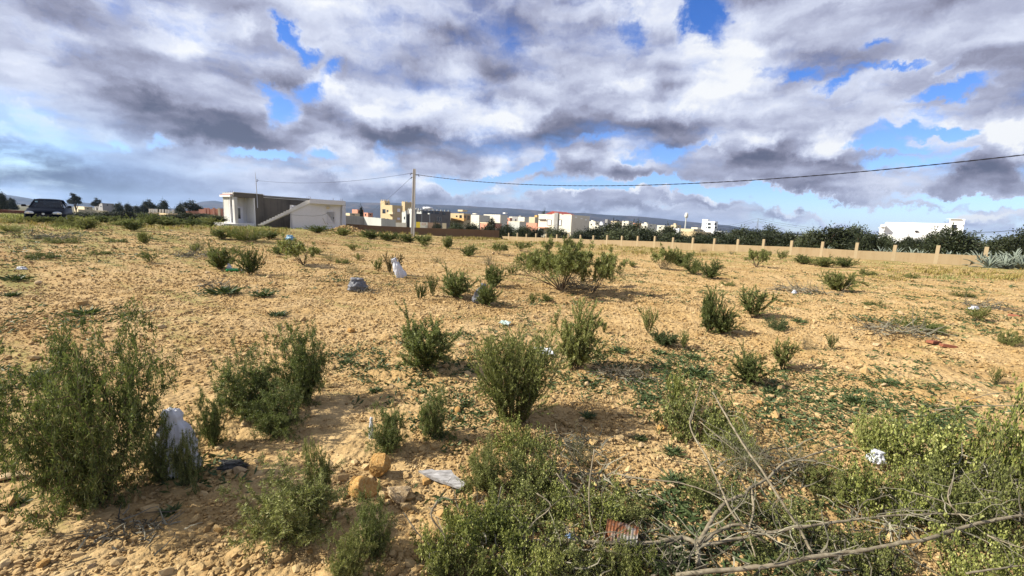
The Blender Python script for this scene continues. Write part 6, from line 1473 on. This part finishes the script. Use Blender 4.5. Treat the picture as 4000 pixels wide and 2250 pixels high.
# ---------------------------------------------------------------- litter
def b_bag(col, tr):
    def b(t):
        g = G(t); f = g.noise(g.obj(), 6, 5, .6, .8)
        d = g.bsdf(col, .45, f, .8, .05, spec=.4); x = g.n('ShaderNodeBsdfTranslucent', {0: (*col, 1)}).outputs[0]
        g.out(g.n('ShaderNodeMixShader', {0: tr, 1: d, 2: x}).outputs[0])
    return b
BAG = mat('white_plastic', b_bag((.72, .74, .78), .35)); BAGG = mat('grey_plastic', b_bag((.26, .265, .28), .45)); BAGB = mat('black_plastic', b_bag((.07, .068, .06), .2))
def bag(px, py, wpx, hpx, label, m, seed, flat=.7, cat='bag', name='plastic_bag', lift=0, handles=True, off=(0, 0, 0), rz=0, pinch=.3):
    b = at(px, py); w = wpx / FPX * b.y; h = hpx / FPX * b.y * 1.05; rs = np.random.RandomState(seed)
    nu, nv = 44, 26; mb = MB(); V = []
    for j in range(nv):
        v = j / (nv - 1)
        prof = float(np.interp(v, [0, .08, .4, .66, .82, .92, 1], [.86, 1, .88, .5 + pinch * .35, pinch, pinch * 1.25, pinch * .8]))
        for i in range(nu):
            a = i / nu * 2 * PI
            n = perlin(np.array([math.cos(a) * 1.5 + seed]), np.array([math.sin(a) * 1.5 + v * 2.2]), seed)[0] * .6 + (perlin(np.array([math.cos(a) * 4 + seed]), np.array([math.sin(a) * 4 + v * 4]), seed)[0]) * .45 + abs(perlin(np.array([math.cos(a) * 7 + seed]), np.array([math.sin(a) * 7 + v * 2]), seed)[0]) * .3
            r = prof * (1 + n)
            V.append((math.cos(a) * r * w / 2, math.sin(a) * r * w / 2 * flat, v * h + n * h * .06))
    i = np.arange(nv - 1)[:, None] * nu; j = np.arange(nu)[None, :]; k = (j + 1) % nu
    V.append((0, 0, h * .97))
    mb.add(V, quads=np.stack([i + j, i + k, i + nu + k, i + nu + j], -1).reshape(-1, 4), tris=[((nv - 1) * nu + q_, (nv - 1) * nu + (q_ + 1) % nu, nv * nu) for q_ in range(nu)])
    o = thing(name, label, cat, b + Vector(off) + Vector((0, 0, lift)), rz); mb.obj('sack', m, o, smooth=True)
    if handles:
        for s in (-1, 1):
            hb = MB(); pts = [(s * w * .08, 0, h * .9), (s * w * .2, .01, h * 1.02), (s * w * .30, .02, h * .86), (s * w * .34, .01, h * .6)]
            hb.tube(pts, [w * .05, w * .04, w * .04, w * .03], sides=6); hb.obj('handle', m, o, smooth=True)
    return o
bag(446, 1192, 96, 178, 'large upright white plastic bag between two dark spiny shrubs', BAG, 3, .55, rz=.3, pinch=.34, handles=False)
bag(1012, 698, 26, 50, 'white plastic bag hanging in the brownish shrub in mid field', BAG, 5, .6, pinch=.3).rotation_euler = (0, -.42, .3)
bag(898, 730, 50, 30, 'grey see-through plastic bag lying on the sand left of centre', BAGG, 6, .8, pinch=.5, handles=False)
bag(1206, 762, 34, 50, 'pale grey plastic bag caught at the foot of a green shrub', BAGG, 7, .7, pinch=.3, off=(-.05, .0, 0), handles=False).rotation_euler = (0, .3, .2)
bag(2200, 1178, 38, 30, 'small bright white plastic ball of litter in the right-hand thicket', BAG, 8, .9, pinch=.6, handles=False, lift=.05)
bag(585, 1176, 80, 18, 'black plastic scrap beside the pale rounded stone', BAGB, 9, .5, pinch=.5, handles=False)
bag(730, 604, 22, 12, 'light blue plastic bag on the ground behind the small tree-like shrub', mat('blue_plastic', b_bag((.25, .45, .60), .3)), 10, .6, pinch=.5, handles=False)
bag(1998, 738, 12, 8, 'tiny white plastic scrap in the grey twig heap', BAG, 11, .7, pinch=.5, handles=False)
bag(577, 680, 14, 16, 'small whitish plastic scrap touching the green bottle', BAG, 12, .6, pinch=.4, handles=False)
bag(934, 1105, 12, 60, 'narrow strip of white plastic left of the small shrub above the rocks', BAG, 13, .6, pinch=.5, handles=False)
bag(1432, 1358, 34, 16, 'blue and white crushed packet left of the rusty can', mat('packet_blue', b_bag((.22, .33, .52), .1)), 14, .6, pinch=.5, handles=False)
bag(55, 677, 24, 6, 'flat white scrap on the sand at the left edge', BAG, 15, .6, pinch=.5, handles=False)
bag(2450, 778, 22, 8, 'white scrap behind the thin yellowish shrub at the right', BAG, 16, .6, pinch=.5, handles=False)
# green bottle
def b_green(t):
    g = G(t); g.out(g.bsdf((.0, .30, .06), .08, spec=.8, **{'Transmission Weight': .35, 'Coat Weight': .5}))
GREEN = mat('green_bottle_plastic', b_green)
p = at(588, 683); o = thing('bottle', 'crushed bright green plastic bottle lying between two shrubs', 'bottle', p, .3)
s = 34 / FPX * p.y
m = MB(); m.tube([(x * s, 0, .04 + .004 * math.sin(x * 30)) for x in (-.5, -.48, -.3, -.1, .1, .25, .36, .42, .5)], [.02 * 1, .044, .046, .040, .046, .042, .028, .014, .014], sides=14); m.obj('body', GREEN, o, smooth=True)
m = MB(); m.tube([(.5 * s, 0, .04), (.56 * s, 0, .04)], .017, sides=12); m.obj('cap', BAG, o, smooth=True)
# rusty can
p = at(1562, 1375); o = thing('tin_can', 'rusty ribbed tin can lying under the dead branch', 'can', p + Vector((0, 0, .06)), -.35)
s = 84 / FPX * p.y
m = MB(); xs = np.linspace(-.5, .5, 41); m.tube([(x * s, 0, 0) for x in xs], [.060 + (.0025 if i_ % 4 < 2 else 0) for i_ in range(41)], sides=28, cap=False); m.obj('body', RUST, o, smooth=False)
m = MB(); m.tube([(-.5 * s, 0, 0), (-.49 * s, 0, 0)], .057, sides=28); m.obj('end', RUST, o)
m = MB(); m.tube([(-.505 * s, 0, 0), (-.485 * s, 0, 0)], .0635, sides=28, cap=False); m.obj('rim', RUST, o); 
# grey board
def b_board(t):
    g = G(t); p = g.obj(); st = g.n('ShaderNodeMapping', {0: p, 3: (4, 40, 40)}).outputs[0]; f = g.noise(st, 2, 6, .7); f2 = g.noise(p, 40, 4)
    c = g.ramp(f, [(.3, (.11, .105, .10)), (.5, (.26, .25, .24)), (.7, (.44, .43, .42))]); g.out(g.bsdf(c, .9, g.m('ADD', f, f2), .5, .004))
BOARD = mat('weathered_board', b_board)
cs = [up(1053, 1184, .05), up(1086, 1180, .055), up(1100, 1185, .055), up(1135, 1182, .07), up(1142, 1193, .07), up(1172, 1216, .05), up(1160, 1228, .04), up(1090, 1204, .035)]
org = at(1115, 1205); m = MB(); top_ = [(c - org) for c in cs]; bot = [c - Vector((0, 0, .012)) for c in top_]; n = len(cs)
m.add([list(v) for v in top_ + bot], quads=[(i_, n + i_, n + (i_ + 1) % n, (i_ + 1) % n) for i_ in range(n)], tris=[(0, i_ + 1, i_) for i_ in range(1, n - 1)] + [(n, n + i_, n + i_ + 1) for i_ in range(1, n - 1)])
o = m.obj('board', BOARD, loc=org); tag(o, 'broken weathered grey board lying right of the ochre rocks', 'board')
def packet(px, py, w, h, label, col, rz, lift=.02, name='packet'):
    p = at(px, py); s = w / FPX * p.y; m = MB(); nx, ny = 9, 6; V = []; t_ = .006
    for lay in (0, 1):
        for j_ in range(ny):
            for i_ in range(nx): V.append(((i_ / (nx - 1) - .5) * s, (j_ / (ny - 1) - .5) * s * h, .012 * math.sin(i_ * 1.3) * math.cos(j_ * 1.7) + t_ * lay))
    k_ = nx * ny
    for lay in (0, 1):
        for j_ in range(ny - 1):
            for i_ in range(nx - 1):
                a = lay * k_ + j_ * nx + i_; qd = (a, a + 1, a + nx + 1, a + nx); m.q.append(np.array([qd if lay else qd[::-1]], np.int32)); m.qm.append(np.zeros(1, np.int32))
    per = [i_ for i_ in range(nx)] + [j_ * nx + nx - 1 for j_ in range(1, ny)] + [(ny - 1) * nx + i_ for i_ in range(nx - 2, -1, -1)] + [j_ * nx for j_ in range(ny - 2, 0, -1)]
    for a, b_ in zip(per, per[1:] + per[:1]): m.q.append(np.array([(a, b_, b_ + k_, a + k_)], np.int32)); m.qm.append(np.zeros(1, np.int32))
    m.add(V)
    o = m.obj(name, plain(name + '_print', col, .5), loc=p + Vector((0, 0, lift))); o.rotation_euler = (.15, .1, rz); return tag(o, label, 'litter')
packet(1369, 893, 46, .9, 'flat white litter sheet between the feathery and the yellowish shrub', (.62, .64, .66), .2, .05, 'litter_sheet')
packet(1270, 818, 26, .9, 'small pale greenish crumpled packet above the feathery shrub', (.48, .58, .50), -.3, .04, 'packet')
packet(1905, 1045, 1, 1, '', (.5, .5, .5), 0) if False else None
BRICKR = plain('red_brick', (.24, .085, .045), .9, grain=.5, sc=30)
for px, py, w, lab, rz in ((2350, 862, 40, 'broken red brick piece on the right sand', .3), (2385, 872, 34, 'second broken red brick piece, right of the first', -.2), (2556, 795, 50, 'dark reddish stone-like lump at the right edge', .5)):
    p = at(px, py); s = w / FPX * p.y; m = MB(); m.box((0, 0, .012), (s, s * .4, .04), 0, top=.9); m.box((s * .35, s * .2, .01), (s * .3, s * .3, .03), .6, top=.8)
    tag(m.obj('brick_piece', BRICKR, loc=p), lab, 'brick').rotation_euler = (0, .08, rz)

# ---------------------------------------------------------------- concrete pole with its cables
px_, py_ = 1038, 594
pb = at_depth(px_, py_, 40.0); pb.z = ground_z(pb.x, pb.y)
pt = at_depth(1042.5, 425, 40.0)
o = thing('utility_pole', 'tall concrete utility pole carrying two cables, left of centre', 'pole', pb - Vector((0, 0, .3)))
H = pt.z - pb.z + .3; lean = pt.x - pb.x
m = MB(); m.box((0, 0, H / 2), (.30, .24, H), 0, top=.72)
V = m.v[0]; V[:, 0] += V[:, 2] / H * lean; pole = m.obj('post', CONC, o)
m = MB()
for sx in (-1, 1):                         # raised flanges down both edges, as on a precast pole
    m.tube([(sx * .13, -.125, 0), (sx * .095 + lean, -.092, H)], .022, sides=4)
m.obj('flange', CONC, o)
def P3(px, py, Y): return at_depth(px, py, Y)
att_r = P3(1053, 440, 40.0); att_l = P3(1034, 436, 40.0); att_d = P3(1035, 446, 40.0)
for nm, a in (('insulator', att_r), ('insulator', att_l), ('insulator', att_d)):
    m = MB(); c = a - (pb - Vector((0, 0, .3))); xx = lean * (c.z / H)
    m.tube([(xx, 0, c.z), (c.x, c.y, c.z), (c.x + (.05 if c.x > xx else -.05), c.y, c.z - .16)], [.03, .045, .03], sides=6); m.obj(nm, DARKM, o)
d_ = at_depth(2576, 388, 18.9)
# second pole, outside the picture on the right, carries the other end
A_p = att_r; end = Vector((d_.x + (d_.x - A_p.x) * .12, d_.y + (d_.y - A_p.y) * .12, 0)); end.z = d_.z + .55
cable(A_p, end, 1.42, 'thick twisted black cable running from the pole to the right edge', .016, .012)
o2 = thing('utility_pole', 'concrete pole outside the picture on the right holding the twisted cable', 'pole', Vector((end.x, end.y, ground_z(end.x, end.y))))
m = MB(); m.box((0, 0, 3.6), (.28, .24, 7.2), 0, top=.72); m.obj('post', CONC, o2)
mast_top = P3(641.5, 432, 53.0); mast_att = P3(646, 454, 53.0)
cable(att_l, mast_att, .55, 'thin cable from the pole to the mast on the white building', .012)
cable(att_d, P3(905, 541, 118), .8, 'thin cable dropping from the pole to the distant pink houses', .014)

# ---------------------------------------------------------------- car
def car():
    base = at_depth(129, 560, 26.5); gz = .50
    paint = mat('dark_blue_paint', lambda t: (lambda g: g.out(g.bsdf((.004, .006, .011), .35, spec=.1, **{'IOR': 1.2, 'Coat Weight': .02})))(G(t)))
    glass = mat('car_glass', lambda t: (lambda g: g.out(g.n('ShaderNodeMixShader', {0: .45, 1: g.bsdf((.015, .02, .025), .05, spec=.8), 2: g.n('ShaderNodeBsdfTransparent', {0: (.55, .65, .7, 1)}).outputs[0]}).outputs[0]))(G(t)))
    chrome = plain('lamp_glass', (.62, .66, .66), .15, .3, .8, 0); blk = plain('black_trim', (.012, .012, .013), .6); tyre = plain('tyre_rubber', (.02, .02, .02), .9)
    o = thing('parked_car', 'dark blue small saloon car facing the camera at the far left', 'car', (base.x, 26.5, gz), math.atan2(base.x, -26.5) * -1 + PI * 0)
    ang = math.atan2(base.x, 26.5)          # bearing; the front looks back at the camera
    o.rotation_euler.z = -ang - math.radians(8)
    # stations along the length (front is -y): y, half width at sill, z bottom, z shoulder, half width at shoulder
    st = [(-1.98, .60, .34, .52, .56), (-1.92, .72, .24, .62, .68), (-1.72, .80, .20, .72, .72), (-1.2, .825, .20, .83, .74), (-.85, .83, .20, .90, .76), (0, .83, .20, .92, .77), (1.0, .83, .20, .94, .77), (1.6, .82, .22, .96, .75), (1.92, .78, .28, .92, .70), (2.0, .70, .40, .80, .64)]
    m = MB(); V = []
    for y, w, z0, z1, ws in st:
        mid = (z0 + z1) / 2
        V += [(-w * .9, y, z0), (-w, y, z0 + .1), (-w * 1.0, y, mid), (-ws - .03, y, z1 - .05), (-ws * .86, y, z1 + .01), (0, y, z1 + .045), (ws * .86, y, z1 + .01), (ws + .03, y, z1 - .05), (w * 1.0, y, mid), (w, y, z0 + .1), (w * .9, y, z0)]
    k_ = 11; q_ = [(i_ * k_ + j_, i_ * k_ + j_ + 1, (i_ + 1) * k_ + j_ + 1, (i_ + 1) * k_ + j_) for i_ in range(len(st) - 1) for j_ in range(k_ - 1)]
    q_ += [(i_ * k_ + k_ - 1, i_ * k_, (i_ + 1) * k_, (i_ + 1) * k_ + k_ - 1) for i_ in range(len(st) - 1)]
    tr = [(0, j_ + 1, j_) for j_ in range(1, k_ - 1)] + [((len(st) - 1) * k_, (len(st) - 1) * k_ + j_, (len(st) - 1) * k_ + j_ + 1) for j_ in range(1, k_ - 1)]
    m.add(V, quads=q_, tris=tr); body = m.obj('body', paint, o, smooth=True)
    def panel(nm, pts, mt, th=.012):
        a, b_, c_ = (Vector(p_) for p_ in pts[:3]); n_ = (b_ - a).cross(c_ - a).normalized() * th; mm = MB(); n__ = len(pts)
        mm.add([list(Vector(p_)) for p_ in pts] + [list(Vector(p_) - n_) for p_ in pts], quads=[(i_, n__ + i_, n__ + (i_ + 1) % n__, (i_ + 1) % n__) for i_ in range(n__)] + ([(0, 1, 2, 3), (7, 6, 5, 4)] if n__ == 4 else []), tris=[(0, 1, 2), (5, 4, 3)] if n__ == 3 else [])
        return mm.obj(nm, mt, o)
    WB, WT, RB, RT = (.70, -.86, .90), (.53, -.22, 1.39), (.64, 1.35, .94), (.50, .80, 1.38)
    mir = lambda p_: (-p_[0], p_[1], p_[2])
    panel('windscreen', [mir(WB), WB, WT, mir(WT)], glass); panel('rear_window', [RB, mir(RB), mir(RT), RT], glass)
    for sgn in (1, -1):
        f_ = (lambda p_: p_) if sgn > 0 else mir
        panel('side_window', [f_((.74, -.80, .91)), f_((.74, 1.30, .95)), f_(RT), f_((.53, -.20, 1.385))], glass)
    m = MB(); V = []                                   # roof
    for y, z, w in ((-.26, 1.385, .53), (-.1, 1.42, .55), (.35, 1.44, .55), (.75, 1.41, .53), (.84, 1.375, .50)):
        V += [(-w, y, z - .03), (-w * .8, y, z + .005), (0, y, z + .02), (w * .8, y, z + .005), (w, y, z - .03)]
    m.add(V, quads=[(i_ * 5 + j_, i_ * 5 + j_ + 1, (i_ + 1) * 5 + j_ + 1, (i_ + 1) * 5 + j_) for i_ in range(4) for j_ in range(4)]); ro = m.obj('roof', paint, o, smooth=True)
    for sgn in (1, -1):
        m = MB(); m.tube([(sgn * .71, -.87, .90), (sgn * .54, -.24, 1.39)], .032, sides=6); m.tube([(sgn * .66, 1.36, .94), (sgn * .51, .82, 1.38)], .05, sides=6); m.tube([(sgn * .72, .2, .93), (sgn * .545, .22, 1.40)], .03, sides=5); m.obj('pillar', paint, o)
        m = MB(); m.tube([(sgn * .76, -.62, .95), (sgn * .86, -.64, .97)], .02, sides=5); m.box((sgn * .95, -.64, 1.0), (.20, .10, .13), 0, top=.8); m.obj('wing_mirror', blk, o)
        m = MB(); V = []; 
        for a_ in range(16):
            t_ = a_ / 16 * 2 * PI; V.append((sgn * .56 + .19 * math.cos(t_), -2.045 + abs(sgn * .56 + .19 * math.cos(t_)) * .17, .60 + .10 * math.sin(t_)))
        V.append((sgn * .56, -1.975, .605)); m.add(V, tris=[(a_, (a_ + 1) % 16, 16) for a_ in range(16)])
        V2 = [(x_, y_ + .08, z_) for x_, y_, z_ in V]; m.add(V2, tris=[((a_ + 1) % 16, a_, 16) for a_ in range(16)]); hl = m.obj('headlight', chrome, o, smooth=True)
        m = MB(); m.tube([(sgn * .60, -1.985, .60), (sgn * .60, -1.93, .60)], .06, sides=12); m.obj('reflector', plain('reflector', (.85, .85, .82), .1, .8, 1, 0), hl)
        for yy in (-1.28, 1.25):
            w_ = thing('x', '', '', (0, 0, 0)); bpy.data.objects.remove(w_)
            m = MB(); m.tube([(sgn * .66, yy, .29), (sgn * .84, yy, .29)], .29, sides=24); wh = m.obj('wheel', tyre, o)
            m = MB(); m.tube([(sgn * .835, yy, .29), (sgn * .85, yy, .29)], .18, sides=18); m.obj('rim', plain('wheel_rim', (.4, .4, .42), .4, .7), wh)
    m = MB(); m.box((0, -1.985, .50), (.72, .03, .12)); m.box((0, -1.995, .30), (.9, .03, .10)); m.obj('grille', blk, o)
    m = MB(); m.tube([(0, -2.005, .545), (0, -2.02, .545)], .06, sides=18); m.obj('badge', chrome, o)
    m = MB(); m.box((0, -2.015, .40), (.52, .015, .11)); m.obj('number_plate', plain('plate', (.03, .03, .035), .4), o)
    m = MB(); m.box((0, -1.97, .42), (1.40, .08, .10)); m.obj('bumper', paint, o)
    m = MB(); m.box((-.45, -.44, 1.25), (.11, .012, .07), 0); s_ = m.obj('sticker', plain('windscreen_sticker', (.35, .55, .6), .5), o); s_.data.transform(Matrix.Translation((0, 0, 0)))
    for sx in (-.36, .36):
        m = MB(); m.box((sx, .12, .80), (.46, .14, .55), 0, top=.8); m.box((sx, .14, 1.14), (.24, .10, .16)); m.obj('seat', blk, o)
    m = MB(); m.box((0, -.65, .90), (1.3, .35, .08)); m.obj('dashboard', blk, o)
    return o
car()
